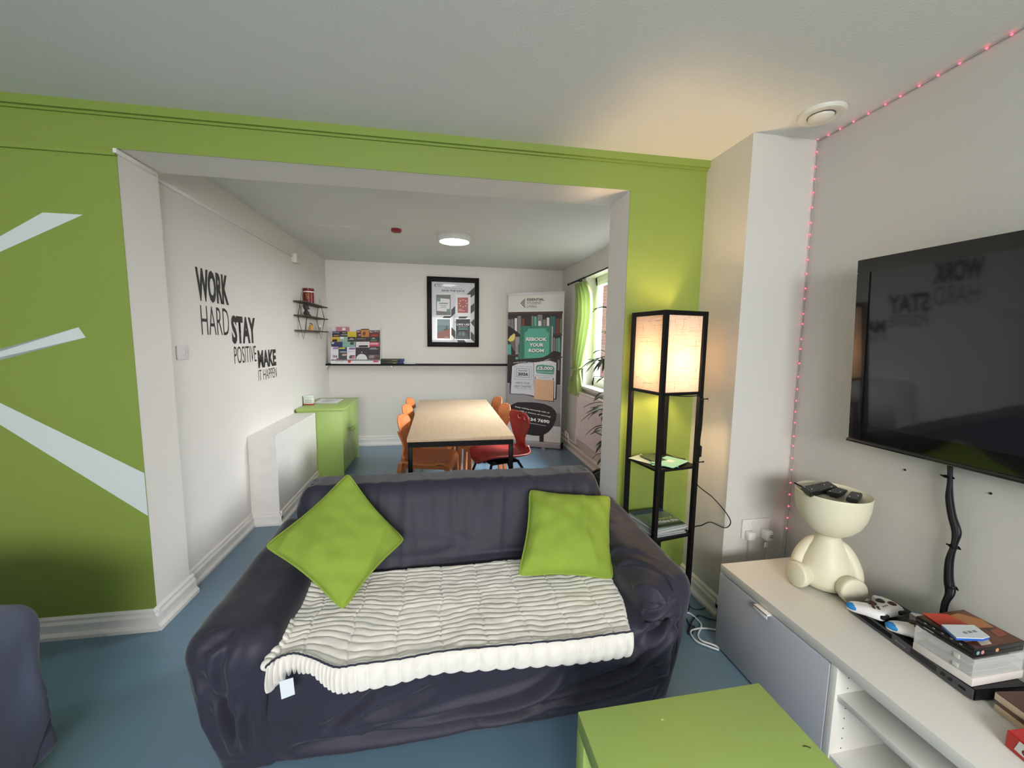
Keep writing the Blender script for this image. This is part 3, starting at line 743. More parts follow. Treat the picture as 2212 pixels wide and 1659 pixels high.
for z in (.752, .766, .778, .812): b.box((bx.x - .035, bx.y + .0005, z), (bx.x + .035, bx.y + .0015, z + .003))
b.obj('printed_lines', GREYINK, ac, smooth=False)

# ------------------------------------------------------------------ long black wall shelf
SH = thing('wall_shelf', 'long narrow black shelf running the width of the far wall', 'shelf', (.15, 5.4, 1.1))
B().box((XL + .004, 5.335, 1.082), (XR - .03, YF - .012, 1.102), .001).obj('shelf_board', BLACK, SH)
B().box((XL + .004, YF - .012, 1.082), (XR - .03, YF, 1.118), .001).obj('rear_batten', TRIMW, SH)
for u in (706, 846, 1210):
    x = ony(u, 792, 5.36).x; B().box((x - .012, 5.35, 1.058), (x + .012, YF, 1.081), .004).obj('bracket', TRIMW, SH)

# leaflet rack
def Z1(x, y): return (700 + x / 12.29, 690 + y / 12.29)
RK = thing('leaflet_rack', 'white tiered leaflet rack filled with flyers on the black wall shelf', 'leaflet rack', (-1.05, 5.40, 1.102))
ry0, ry1 = 5.345, 5.475; rp = Plane((0, ry0, 0), (1, 0, 0), n=(0, -1, 0))
a0, _ = rp.ab(*Z1(185, 1150)); a1, _ = rp.ab(*Z1(1492, 1150)); RM = M('white rack plastic', (226, 224, 226), .4)
ztop = 1.565
B().box((a0, ry1, 1.102), (a1, ry1 + .004, ztop)).obj('back_panel', RM, RK, smooth=False)
for xx in (a0 - .003, a1):
    b = B(); b.prism([(xx, ry0 - .002, 1.102), (xx, ry1, 1.102), (xx, ry1, ztop), (xx, ry1 - .02, ztop), (xx, ry0 - .002, 1.16)], (.003, 0, 0)); b.obj('side_panel', RM, RK, smooth=False)
B().box((a0, ry0 - .003, 1.102), (a1, ry0, 1.142)).obj('front_lip', RM, RK, smooth=False)
rp2 = Plane((0, ry0 - .003, 0), (1, 0, 0), n=(0, -1, 0))
CREAMT = M('white print', (235, 232, 228), .6)
rp2.text('lip_print', 'ESSENTIAL', (*Z1(300, 1090), *Z1(520, 1120)), GREYINK, RK, off=.0006)
c = rp2.P(*rp2.ab(*Z1(670, 1115))); B().cyl(c, c + Vector((0, -.001, 0)), .019, seg=20).obj('round_red_sticker', M('sticker red', (206, 52, 60), .5), RK, smooth=False)
rp2.rect('pink_label', *Z1(1305, 1095), *Z1(1440, 1137), M('sticker pink', (190, 60, 110), .5), RK, off=.0006)
TY = {4: 5.455, 3: 5.425, 2: 5.395, 1: 5.362}
lf = [ # x0 y0 x1 y1 tier colour name decorations
 (320, 200, 670, 320, 4.5, (190, 120, 140), 'pink', [('blob', (240, 225, 225), 480, 220, 570, 290)]),
 (980, 250, 1200, 458, 4.5, (200, 130, 50), 'orange photo', [('blob', (60, 30, 20), 980, 250, 1190, 275), ('blob', (120, 50, 24), 1030, 330, 1100, 420)]),
 (205, 318, 430, 462, 4, (40, 28, 70), 'dark purple', [('txt', 'BE AWARE', (220, 216, 230), 225, 338, 400, 362), ('blob', (180, 130, 60), 250, 412, 395, 440)]),
 (432, 318, 618, 462, 4, (28, 22, 26), 'black white lettered', [('blob', (190, 186, 186), 480, 345, 590, 362), ('blob', (200, 196, 196), 450, 400, 615, 418)]),
 (620, 322, 860, 462, 4, (216, 192, 40), 'plain yellow', []),
 (865, 285, 980, 462, 4, (88, 22, 28), 'maroon No.1 left', [('txt', 'No.1', (236, 230, 226), 880, 302, 960, 345), ('blob', (220, 190, 186), 915, 400, 975, 425)]),
 (1202, 290, 1475, 462, 4, (92, 22, 28), 'wide maroon No.1', [('txt', 'No.1', (236, 230, 226), 1215, 305, 1295, 350), ('txt', 'WHAT\'S ON', (236, 230, 226), 1320, 305, 1450, 335), ('blob', (196, 60, 40), 1250, 405, 1430, 440)]),
 (185, 465, 413, 595, 3, (206, 176, 40), 'yellow with black drawing', [('blob', (40, 30, 20), 220, 530, 350, 590)]),
 (415, 460, 628, 590, 3, (160, 184, 164), 'pale sage', [('blob', (236, 230, 236), 430, 462, 525, 520)]),
 (630, 465, 832, 592, 3, (26, 26, 24), 'black lettered middle', [('blob', (200, 200, 196), 655, 522, 800, 540), ('blob', (180, 180, 176), 690, 495, 770, 512)]),
 (850, 470, 1163, 592, 3, (34, 20, 24), 'wide black', [('txt', 'UNIVERSITY', (196, 186, 196), 870, 505, 1120, 528), ('blob', (120, 40, 36), 1050, 550, 1110, 580)]),
 (1165, 470, 1475, 592, 3, (34, 38, 26), 'dark olive', [('blob', (196, 190, 150), 1270, 490, 1350, 515), ('blob', (90, 100, 84), 1240, 535, 1400, 590)]),
 (182, 595, 492, 722, 2, (42, 40, 96), 'royal blue', [('blob', (190, 196, 220), 195, 605, 270, 650)]),
 (494, 590, 832, 718, 2, (132, 176, 164), 'mint green', [('blob', (44, 62, 56), 695, 597, 790, 672)]),
 (850, 592, 1205, 742, 2, (228, 224, 226), 'white with dark photo', [('txt', 'student living', (150, 90, 100), 925, 622, 1175, 645), ('blob', (46, 36, 40), 920, 685, 1170, 735)]),
 (1207, 600, 1475, 742, 2, (196, 62, 96), 'pink LONDON', [('txt', 'LONDON', (245, 240, 240), 1220, 622, 1430, 668), ('blob', (30, 22, 28), 1207, 718, 1470, 742)]),
 (175, 725, 383, 1065, 1, (224, 218, 226), 'white with lilac arc', [('blob', (150, 130, 170), 235, 735, 385, 790), ('txt', 'its', (70, 60, 60), 235, 940, 355, 1010), ('blob', (190, 44, 60), 330, 1030, 410, 1062)]),
 (387, 745, 608, 1065, 1, (56, 66, 74), 'slate blue with lime top', [('blob', (206, 216, 40), 390, 747, 560, 780), ('blob', (40, 46, 96), 400, 785, 600, 832), ('blob', (170, 190, 196), 415, 850, 590, 875), ('blob', (200, 170, 140), 480, 915, 600, 965)]),
 (610, 735, 836, 1065, 1, (230, 226, 232), 'white with heart photo', [('blob', (130, 110, 150), 660, 750, 830, 800), ('blob', (170, 166, 170), 640, 850, 800, 862), ('blob', (90, 80, 84), 670, 950, 820, 1040), ('blob', (210, 120, 140), 745, 975, 820, 1050)]),
 (838, 745, 1163, 1065, 1, (42, 26, 34), 'black with white dial', [('dial', (222, 222, 222), 1000, 1065, 150, 0), ('blob', (220, 220, 220), 990, 855, 1015, 880)]),
 (1165, 745, 1475, 935, 1.2, (22, 16, 20), 'black lettered right', [('blob', (180, 176, 180), 1230, 752, 1390, 770), ('blob', (170, 166, 170), 1190, 780, 1440, 796)]),
 (1168, 938, 1475, 1065, 1, (96, 78, 74), 'brown photo', [('blob', (150, 140, 136), 1200, 955, 1330, 1020), ('blob', (90, 40, 30), 1340, 990, 1450, 1060)]),
]
for (x0, y0, x1, y1, tier, colr, nm, deco) in lf:
    yy = {4.5: 5.462, 1.2: 5.366}.get(tier, TY.get(int(tier)))
    pl = Plane((0, yy, 0), (1, 0, 0), n=(0, -1, 0))
    L = thing('leaflet', '%s leaflet in the white leaflet rack' % nm, 'leaflet', tuple(pl.P(*pl.ab(*Z1((x0 + x1) / 2, y1)))), 'leaflets in the rack')
    ext = 25 if tier not in (1,) else 0
    pl.rect('card', *Z1(x0, y0), *Z1(x1, y1 + ext), M('leaflet ' + nm, colr, .45), L, off=0, th=.002)
    for kk, dd in enumerate(deco):
        if dd[0] == 'blob':
            _, cc, a, bb_, c_, d_ = dd
            pl.poly('printed_patch', [Z1(a, bb_ + (d_ - bb_) * .25), Z1(a + (c_ - a) * .2, bb_), Z1(c_, bb_), Z1(c_, d_ - (d_ - bb_) * .2), Z1(c_ - (c_ - a) * .15, d_), Z1(a, d_)], M('print %d %d %d' % cc, cc, .5), L, off=.0022 + kk * .0004, th=.0003)
        elif dd[0] == 'txt':
            _, s_, cc, a, bb_, c_, d_ = dd
            pl.text('printed_title', s_, (*Z1(a, bb_), *Z1(c_, d_)), M('print %d %d %d' % cc, cc, .5), L, off=.0026 + kk * .0004, bold=.02)
        else:
            _, cc, a, bb_, r_, _x = dd
            pl.poly('white_dial', [Z1(a + r_ * math.cos(math.pi * k / 16), bb_ - r_ * math.sin(math.pi * k / 16)) for k in range(17)], M('print %d %d %d' % cc, cc, .5), L, off=.0022, th=.0003)
# booklets lying beside the rack
for k, (z, nm) in enumerate(((1.1025, 'lower'), (1.1345, 'upper'))):
    t = thing('booklet_pile', '%s pile of dark booklets with blue spines beside the leaflet rack' % nm, 'booklets', (-.6, 5.40, z), 'booklet piles on the shelf')
    p0 = ony(822, 785, 5.35).x; p1 = ony(861.5 if k else 860, 785, 5.35).x; p2 = ony(872 if k else 870, 785, 5.35).x
    B().box((p0, 5.352, z), (p1, 5.47, z + .031), .002).obj('booklets', M('dark olive booklet', (52, 54, 40), .5, var=.5, vscale=60, stretch=(1, 1, 3)), t)
    B().box((p1, 5.351, z), (p2, 5.47, z + .031), .003).obj('blue_spine', M('blue booklet spine', (34, 48, 110), .5), t)
    B().box((p0 + .15, 5.3505, z + .008), (p1 - .02, 5.353, z + .016)).obj('spine_print', M('yellow green print', (150, 150, 70), .6), t, smooth=False)
px0 = ony(873, 785, 5.36).x; px1 = ony(897, 785, 5.36).x
t = B().box((px0, 5.36, 1.1022), (px1, 5.46, 1.118), .001).obj('paper_stack', PAPER); tag(t, 'thin stack of white paper on the black shelf beside the booklets', 'paper')

# ------------------------------------------------------------------ framed poster
def Z2(x, y): return (910 + x / 9.757, 590 + y / 9.757)
FP = thing('framed_poster', 'black framed poster reading SAVE THE DATE on the far dining wall', 'poster', (.18, YF - .02, 1.33))
fp = Plane((0, YF - .03, 0), (1, 0, 0), n=(0, -1, 0))
fa0, fb1 = fp.ab(*Z2(115, 63)); fa1, fb0 = fp.ab(*Z2(1213, 1560)); ia0, ib1 = fp.ab(*Z2(218, 175)); ia1, ib0 = fp.ab(*Z2(1122, 1462))
fw = (fa1 - fa0 - (ia1 - ia0)) / 2
b = B()
for lo, hi in (((fa0, fb0), (fa1, ib0)), ((fa0, ib1), (fa1, fb1)), ((fa0, ib0), (ia0, ib1)), ((ia1, ib0), (fa1, ib1))): b.box((lo[0], YF - .032, lo[1]), (hi[0], YF - .001, hi[1]), .002)
b.obj('frame', M('black frame', (12, 10, 10), .5, spec=.2), FP)
POST = M('poster paper', (206, 206, 214), .35, coat=.3)
B().box((ia0, YF - .02, ib0), (ia1, YF - .012, ib1)).obj('poster', POST, FP, smooth=False)
pq = Plane((0, YF - .02, 0), (1, 0, 0), n=(0, -1, 0))
DK = M('poster black', (42, 40, 46), .4)
for k, pts in enumerate(([(1122, 290), (1122, 455), (1030, 530), (955, 450)], [(1118, 630), (1118, 790), (1035, 865), (1035, 700)], [(715, 690), (715, 850), (610, 945), (450, 945), (480, 905), (625, 905), (635, 770)],
             [(800, 915), (985, 915), (940, 955), (780, 955)], [(1118, 960), (1118, 1135), (1040, 1040)], [(700, 1035), (718, 1015), (718, 1055)], [(635, 1140), (720, 1225), (720, 1390), (635, 1300)],
             [(1040, 1225), (1115, 1300), (1115, 1455), (1040, 1380)], [(745, 1410), (905, 1410), (950, 1465), (785, 1465)])):
    pq.poly('black_chevron', [Z2(*p) for p in pts], DK, FP, off=.0005, th=.0003)
pq.text('poster_title', 'SAVE THE DATE', (*Z2(432, 345), *Z2(912, 402)), INK, FP, off=.001, bold=.025)
pq.text('poster_subtitle', 'ESSENTIAL STUDENT LIVING', (*Z2(490, 308), *Z2(858, 332)), INK, FP, off=.001, bold=.02)
pq.text('poster_logo_text', 'ESSENTIAL\nSTUDENT\nLIVING', (*Z2(325, 218), *Z2(470, 293)), INK, FP, off=.001, bold=.01)
pq.poly('poster_logo', [Z2(268, 255), Z2(308, 215), Z2(308, 232), Z2(288, 255), Z2(308, 278), Z2(308, 293)], INK, FP, off=.001)
def flyer(lb, x0, y0, x1, y1, mat, deco):
    t = thing('flyer', lb, 'flyer', tuple(pq.P(*pq.ab(*Z2((x0 + x1) / 2, y1)))), 'flyers on the framed poster')
    pq.rect('flyer_sheet', *Z2(x0, y0), *Z2(x1, y1), M('flyer white', (224, 224, 228), .25, coat=.4), t, off=.0015, th=.002)
    for k, d in enumerate(deco):
        if d[0] == 'r': pq.poly('flyer_print', [Z2(*p) for p in d[2]], M('flyer print %d %d %d' % d[1], d[1], .4), t, off=.0037 + k * .0004, th=.0003)
        else: pq.text('flyer_text', d[2], (*Z2(*d[3][:2]), *Z2(*d[3][2:])), M('flyer print %d %d %d' % d[1], d[1], .4), t, off=.0039 + k * .0004, bold=.03)
def rc4(a, c, d, e): return [(a, c), (d, c), (d, e), (a, e)]
W_ = (226, 226, 228)
flyer('grey flyer with white note, upper left of the framed poster', 308, 432, 628, 900, None, [('r', (104, 104, 102), rc4(314, 455, 620, 885)), ('r', (104, 140, 134), rc4(328, 515, 420, 600)), ('r', (104, 140, 134), rc4(535, 755, 612, 825)),
    ('r', W_, [(405, 530), (600, 548), (600, 755), (400, 750)]), ('r', W_, [(332, 595), (545, 612), (535, 812), (328, 795)]), ('r', (120, 120, 118), rc4(375, 628, 560, 648)), ('r', (150, 150, 150), rc4(380, 672, 550, 682)), ('r', (150, 150, 150), rc4(408, 698, 525, 708)), ('r', (150, 150, 150), rc4(405, 722, 525, 732))])
ring = []
flyer('red flyer with ring of pale hands, upper right of the framed poster', 722, 455, 1040, 912, None, [('r', (176, 84, 84), rc4(765, 515, 985, 838))] +
      [('r', (226, 200, 196), [(878 + 78 * math.cos(a) + dx, 640 + 75 * math.sin(a) + dy) for dx, dy in ((-18, -6), (6, -16), (20, 2), (2, 14))]) for a in [k * math.pi / 4 for k in range(8)]] + [('t', (236, 210, 200), 'Student\nCommunities', (785, 748, 912, 798))])
flyer('seaside photo flyer, lower left of the framed poster', 308, 952, 628, 1405, None, [('r', (138, 164, 170), rc4(335, 970, 605, 1120)), ('r', (112, 144, 150), rc4(335, 1100, 605, 1270)), ('r', (160, 96, 84), [(335, 1265), (470, 1200), (605, 1170), (605, 1380), (335, 1375)]),
    ('r', (70, 74, 84), [(530, 1115), (552, 1115), (556, 1190), (490, 1215), (470, 1190), (520, 1165)]), ('t', (236, 230, 224), 'enjoy', (485, 1338, 585, 1362))])
flyer('black LIKE US? flyer, lower right of the framed poster', 724, 958, 1040, 1405, None, [('r', (30, 42, 44), rc4(730, 968, 1028, 1392)), ('r', (70, 90, 90), [(740, 1392), (760, 1290), (800, 1230), (860, 1225), (920, 1240), (960, 1290), (1000, 1392)]),
    ('r', (112, 130, 128), [(790, 1310), (800, 1250), (830, 1245), (840, 1300)]), ('r', (120, 138, 136), [(860, 1320), (865, 1240), (910, 1240), (915, 1320)]), ('r', (88, 170, 156), rc4(780, 1165, 980, 1190))] +
      [('r', (236, 236, 236), [(800 + 40 * k + 11 * math.cos(a), 1133 + 11 * math.sin(a)) for a in [q * math.pi / 3 for q in range(6)]]) for k in range(5)] + [('t', (240, 240, 240), 'LIKE US?', (750, 1060, 1012, 1105))])

# ------------------------------------------------------------------ pull-up banner
def Z3(x, y): return (1090 + x / 9.217, 620 + y / 9.217)
def Z4(x, y): return (1085 + x / 8.296, 780 + y / 8.296)
PL = Vector((.893, 5.275, 0)); PR = Vector((1.575, 4.975, 0))
bex = (PR - PL).normalized(); bpl = Plane(PL + Vector((0, 0, 0)), bex, n=Vector((bex.y, -bex.x, 0)))
BN = thing('banner_stand', 'tall pull-up banner reading ESSENTIAL STUDENT LIVING in the far corner', 'banner', tuple((PL + PR) / 2))
ALU2 = M('brushed aluminium', (186, 186, 190), .35, metal=.6)
BW = (PR - PL).length
def bbox(b, a0, a1, z0, z1, f0, f1):
    return b.hexa([bpl.P(a0, z0, f0), bpl.P(a1, z0, f0), bpl.P(a1, z0, f1), bpl.P(a0, z0, f1)], [bpl.P(a0, z1, f0), bpl.P(a1, z1, f0), bpl.P(a1, z1, f1), bpl.P(a0, z1, f1)])
b = B(); bbox(b, -.01, BW + .012, .012, .085, -.045, .05); bmesh.ops.bevel(b.bm, geom=b.bm.edges[:], offset=.015, segments=3, affect='EDGES'); b.obj('base_case', ALU2, BN)
b = B(); bbox(b, BW + .006, BW + .03, .006, .09, -.05, .055); bmesh.ops.bevel(b.bm, geom=b.bm.edges[:], offset=.01, segments=3, affect='EDGES'); b.obj('end_cap', BLACK, BN)
for a in (.16, .50):
    b = B(); bbox(b, a, a + .05, 0, .014, -.05, .12); bmesh.ops.bevel(b.bm, geom=b.bm.edges[:], offset=.004, segments=2, affect='EDGES'); b.obj('foot', ALU2, BN)
_, topz = bpl.ab(*Z3(600, 110)); ztl = bpl.ab(*Z3(60, 145))[1]; ztr = bpl.ab(*Z3(1160, 95))[1]
b = B(); b.hexa([bpl.P(0, ztl - .02, -.012), bpl.P(BW, ztr - .02, -.012), bpl.P(BW, ztr - .02, .012), bpl.P(0, ztl - .02, .012)], [bpl.P(0, ztl + .008, -.012), bpl.P(BW, ztr + .008, -.012), bpl.P(BW, ztr + .008, .012), bpl.P(0, ztl + .008, .012)]); b.obj('top_rail', ALU2, BN, smooth=False)
B().cyl(bpl.P(BW / 2, .05, -.02), bpl.P(BW / 2, ztl - .01, -.02), .008, seg=10).obj('support_pole', ALU2, BN)
BWH = M('banner white', (218, 216, 214), .5)
b = B(); b.hexa([bpl.P(.004, .07, -.003), bpl.P(BW - .004, .07, -.003), bpl.P(BW - .004, .07, 0), bpl.P(.004, .07, 0)], [bpl.P(.004, ztl - .012, -.003), bpl.P(BW - .004, ztr - .012, -.003), bpl.P(BW - .004, ztr - .012, 0), bpl.P(.004, ztl - .012, 0)]); b.obj('banner_sheet', BWH, BN, smooth=False)
e0, e1 = .004, BW - .004
def bz(u, v): return bpl.ab(u, v)[1]
def bclip(pts): return [(max(e0, min(e1, a)), z) for a, z in (bpl.ab(*p) for p in pts)]
def bp(name, pts, colr, lev): return bpl.poly(name, bclip(pts), M('banner %d %d %d' % colr, colr, .5), BN, off=.0004 + lev * .0006, th=.0004, px=False)
BR = (50, 36, 36)
bp('bookcase', [Z3(40, 500), Z3(1150, 483), Z4(1040, 425), Z4(50, 392)], BR, 0)
bp('lower_panel', [Z4(40, 398), Z4(1050, 430), Z4(1045, 940), Z4(40, 848)], (158, 156, 158), 0)
bp('middle_panel', [Z4(40, 848), Z4(1045, 940), Z4(1045, 1180), Z4(40, 1078)], (122, 120, 124), 0)
for pts in ([Z3(30, 505), Z3(1160, 485), Z3(1160, 525), Z3(30, 545)], [Z3(950, 940), Z3(1150, 940), Z3(1150, 965), Z3(950, 965)], [Z3(30, 1345), Z3(270, 1345), Z3(270, 1372), Z3(30, 1372)], [Z3(1050, 1385), Z3(1150, 1385), Z3(1150, 1410), Z3(1050, 1410)]):
    bp('bookcase_shelf', pts, (78, 52, 48), 1)
G1, TE, WH_, RU, DT = (128, 126, 128), (92, 176, 158), (222, 222, 222), (120, 62, 44), (52, 104, 104)
for x0, y0, x1, y1, cc in ((62, 640, 120, 830, G1), (128, 635, 180, 850, G1), (200, 620, 248, 920, WH_), (258, 575, 328, 930, G1), (342, 636, 396, 780, RU), (536, 574, 580, 780, G1), (590, 584, 640, 780, TE), (655, 552, 752, 780, G1), (672, 675, 728, 780, WH_),
                           (765, 645, 820, 780, G1), (838, 608, 892, 780, WH_), (908, 582, 1012, 930, DT), (1022, 626, 1090, 935, RU), (1098, 628, 1150, 920, (110, 120, 104)), (975, 1000, 996, 1290, (150, 160, 156)), (1010, 1020, 1058, 1330, G1), (1062, 1010, 1108, 1300, TE),
                           (215, 990, 300, 1340, (150, 146, 146)), (50, 1140, 130, 1345, TE), (272, 1140, 310, 1430, (110, 100, 100)), (1055, 1445, 1095, 1659, G1), (215, 1395, 268, 1440, TE)):
    lv = 3 if (x0 == 672) else 2
    bp('painted_book', [Z3(x0 + 8, y0), Z3(x1 - 8, y0), Z3(x1, y0 + 12), Z3(x1, y1), Z3(x0, y1), Z3(x0, y0 + 12)], cc, lv)
bp('dark_arm', [Z3(40, 765), Z3(150, 820), Z3(250, 890), Z3(310, 950), Z3(310, 985), Z3(200, 940), Z3(90, 1080), Z3(40, 1090)], (38, 34, 36), 4)
bp('grey_beam', [Z3(90, 1080), Z3(210, 960), Z3(225, 1300), Z3(190, 1260)], (110, 98, 92), 3)
bp('yellow_lamp', [Z3(65, 1060), Z3(110, 985), Z3(190, 920), Z3(212, 950), Z3(205, 1030), Z3(165, 1080), Z3(110, 1085)], (226, 208, 120), 5)
bp('green_book', [Z3(315, 775), Z3(945, 775), Z3(935, 1430), Z3(300, 1440)], (56, 122, 104), 4)
bp('book_pages', [Z3(940, 775), Z3(962, 790), Z3(955, 1300), Z3(925, 1330)], (200, 200, 190), 4)
bp('book_spine_line', [Z3(352, 780), Z3(362, 780), Z3(352, 1430), Z3(342, 1430)], (40, 96, 82), 5)
bp('book_label', [Z3(470, 828), Z3(815, 822), Z3(835, 880), Z3(888, 905), Z3(885, 1350), Z3(860, 1400), Z3(395, 1420), Z3(398, 905), Z3(450, 880)], (88, 170, 150), 6)
TW = M('banner text white', (238, 236, 234), .5); TK = M('banner text black', (40, 38, 40), .5)
for s, bxs in (('REBOOK', (432, 1003, 848, 1078)), ('YOUR', (498, 1118, 778, 1192)), ('ROOM', (482, 1228, 782, 1302))):
    bpl.text('title_shadow', s, (*Z3(bxs[0] + 10, bxs[1] + 10), *Z3(bxs[2] + 10, bxs[3] + 10)), M('banner text shadow', (36, 70, 64), .5), BN, off=.0050, bold=.045)
    bpl.text('title_text', s, (*Z3(*bxs[:2]), *Z3(*bxs[2:])), TW, BN, off=.0056, bold=.04)
# logo
for k, (o_, w_) in enumerate(((0, 1), (1, 1))):
    x = 318 + 38 * k; h_ = 95 - 30 * k
    bp('logo_chevron', [Z3(x, 322), Z3(410, 322 - h_ if k == 0 else 265), Z3(410, 322 - h_ + 22 if k == 0 else 285), Z3(x + 20, 322), Z3(410, 322 + h_ - 22 if k == 0 else 358), Z3(410, 322 + h_ if k == 0 else 378)], (40, 38, 40), 1)
bp('logo_dot', [Z3(390, 320), Z3(402, 310), Z3(410, 322), Z3(402, 332)], (40, 38, 40), 1)
bpl.text('logo_text', 'ESSENTIAL', (*Z3(448, 226), *Z3(790, 272)), TK, BN, off=.0012, bold=.03)
bpl.text('logo_text', 'STUDENT', (*Z3(446, 292), *Z3(735, 340)), TK, BN, off=.0012)
bpl.text('logo_text', 'LIVING', (*Z3(444, 362), *Z3(640, 410)), TK, BN, off=.0012)
bpl.text('logo_text', 'TM', (*Z3(800, 208), *Z3(828, 220)), TK, BN, off=.0012)
# open book with the ribbon
bp('open_book_cover', [Z4(135, 80), Z4(180, 20), Z4(995, 20), Z4(972, 690), Z4(560, 640), Z4(410, 600), Z4(135, 590)], (34, 32, 36), 5)
bp('open_book_page', [Z4(180, 90), Z4(300, 40), Z4(560, 30), Z4(560, 620), Z4(400, 590), Z4(150, 580)], (214, 216, 226), 6)
bp('open_book_page', [Z4(570, 30), Z4(850, -10), Z4(970, 30), Z4(950, 672), Z4(700, 640), Z4(560, 625)], (220, 222, 230), 6)
def frame_line(x0, y0, x1, y1, w, cc, lv):
    for q in ((x0, y0, x1, y0 + w), (x0, y1 - w, x1, y1), (x0, y0, x0 + w, y1), (x1 - w, y0, x1, y1)):
        sk = lambda x, y: Z4(x, y + (x - x0) * .05)
        bp('ruled_line', [sk(q[0], q[1]), sk(q[2], q[1]), sk(q[2], q[3]), sk(q[0], q[3])], cc, lv)
frame_line(220, 90, 525, 322, 4, (110, 110, 120), 7); frame_line(252, 125, 492, 285, 10, (150, 150, 158), 7)
bp('ruled_line', [Z4(215, 482), Z4(530, 502), Z4(530, 506), Z4(215, 486)], (120, 120, 130), 7)
bp('ruled_line', [Z4(600, 248), Z4(905, 265), Z4(905, 269), Z4(600, 252)], (120, 120, 130), 7)
bpl.text('page_text', 'September', (*Z4(285, 155), *Z4(455, 190)), TK, BN, off=.0056, bold=.02)
bpl.text('page_text', '2026', (*Z4(282, 202), *Z4(462, 264)), TK, BN, off=.0056, bold=.04)
bpl.text('page_text', 'WRITE YOUR', (*Z4(238, 372), *Z4(490, 415)), TK, BN, off=.0056)
bpl.text('page_text', 'NEXT CHAPTER', (*Z4(220, 430), *Z4(515, 478)), TK, BN, off=.0056)
bp('prize_badge', [Z4(605, 100), Z4(625, 70), Z4(720, 62), Z4(900, 85), Z4(932, 115), Z4(935, 170), Z4(920, 238), Z4(800, 235), Z4(620, 215), Z4(605, 180)], (86, 158, 142), 7)
bpl.text('prize_text', '£5,000', (*Z4(636, 100), *Z4(914, 178)), M('banner text shadow', (36, 70, 64), .5), BN, off=.0058, bold=.04)
bpl.text('prize_text', '£5,000', (*Z4(628, 94), *Z4(906, 172)), TW, BN, off=.0063, bold=.035)
bpl.text('prize_text', 'WORTH OF CASH PRIZES', (*Z4(622, 184), *Z4(905, 212)), TW, BN, off=.0058)
bp('note_tab', [Z4(585, 275), Z4(925, 305), Z4(925, 345), Z4(585, 325)], (150, 96, 70), 7)
bp('note_header', [Z4(600, 275), Z4(905, 300), Z4(905, 342), Z4(600, 322)], (224, 224, 230), 8)
bpl.text('note_text', 'The talking note', (*Z4(655, 285), *Z4(850, 310)), TK, BN, off=.0068)
bp('peach_note_shadow', [Z4(575, 345), Z4(930, 360), Z4(925, 728), Z4(575, 690)], (34, 28, 30), 7)
bp('peach_note', [Z4(580, 328), Z4(922, 350), Z4(912, 715), Z4(572, 685)], (226, 182, 146), 8)
# ribbon
cur = [(Z3(150, 1480), Z3(170, 1560)), (Z3(230, 1450), Z3(240, 1530)), (Z3(340, 1435), Z3(340, 1515)), (Z3(470, 1430), Z3(470, 1502)), (Z3(620, 1420), Z3(620, 1490)), (Z3(760, 1400), Z3(770, 1470)), (Z3(870, 1350), Z3(890, 1430)), (Z3(960, 1275), Z3(1010, 1400)), (Z3(1005, 1275), Z3(1060, 1360)), (Z3(1085, 1290), Z3(1100, 1310))]
for (a, c_), (d, e) in zip(cur, cur[1:]): bp('ribbon', [a, d, e, c_], (38, 34, 36), 8)
bpl.text('ribbon_text', 'YOUR STORY ISN\'T FINISHED HERE...', (*Z3(170, 1462), *Z3(915, 1500)), TW, BN, off=.0070, bold=.02, curve=lambda t: -.028 + .065 * t * t + .012 * math.sin(t * 7))
# speech bubble
bub = [(110, 900), (120, 840), (170, 780), (270, 738), (420, 735), (600, 742), (760, 768), (880, 820), (950, 890), (972, 960), (960, 1060), (900, 1190), (830, 1270), (745, 1320), (740, 1475), (665, 1468), (668, 1340), (560, 1335), (420, 1310), (280, 1250), (170, 1150), (118, 1030)]
bp('speech_bubble', [Z4(*p) for p in bub], (38, 34, 38), 3)
sl = lambda t: 0
bpl.text('bubble_text', 'Keep making memories with us', (*Z4(230, 842), *Z4(845, 905)), TW, BN, off=.0030, bold=.03, curve=lambda t: .03 - .06 * t)
bpl.text('bubble_text', 'with a chance of winning!', (*Z4(300, 915), *Z4(868, 975)), TW, BN, off=.0030, bold=.03, curve=lambda t: .03 - .06 * t)
bpl.text('bubble_text', '134 7690', (*Z4(465, 1020), *Z4(845, 1105)), TW, BN, off=.0030, bold=.05, curve=lambda t: .012 - .024 * t)
bpl.text('bubble_text', 'studentliving.com', (*Z4(425, 1108), *Z4(778, 1150)), TW, BN, off=.0030, bold=.02, curve=lambda t: .015 - .03 * t)

# ------------------------------------------------------------------ wall lettering
lp = Plane((XL, 0, 0), (0, 1, 0), n=(1, 0, 0))
LET = M('black vinyl lettering', (38, 35, 34), .5)
def decal(lb, parts):
    t = thing('wall_lettering', lb, 'wall lettering', (XL + .001, parts[0][1], parts[0][2]), 'wall lettering on the left dining wall')
    for nm, y0, z1, y1, z0, s, bold in parts: lp.text(nm, s, (y0, z1, y1, z0), LET, t, off=.0012, bold=bold, px=False)
decal('black WORK HARD lettering, highest of the wall mottos on the left wall', [('bold_word', 2.695, 1.835, 3.06, 1.635, 'WORK', .045), ('thin_word', 2.72, 1.612, 3.045, 1.435, 'HARD', -.008)])
decal('black STAY POSITIVE lettering, middle of the wall mottos on the left wall', [('bold_word', 3.075, 1.573, 3.44, 1.375, 'STAY', .045), ('thin_word', 3.09, 1.358, 3.430, 1.235, 'POSITIVE', -.004)])
decal('black MAKE IT HAPPEN lettering, lowest of the wall mottos on the left wall', [('bold_word', 3.455, 1.322, 3.81, 1.18, 'MAKE', .045), ('thin_word', 3.45, 1.165, 3.81, 1.08, 'IT HAPPEN', -.008)])
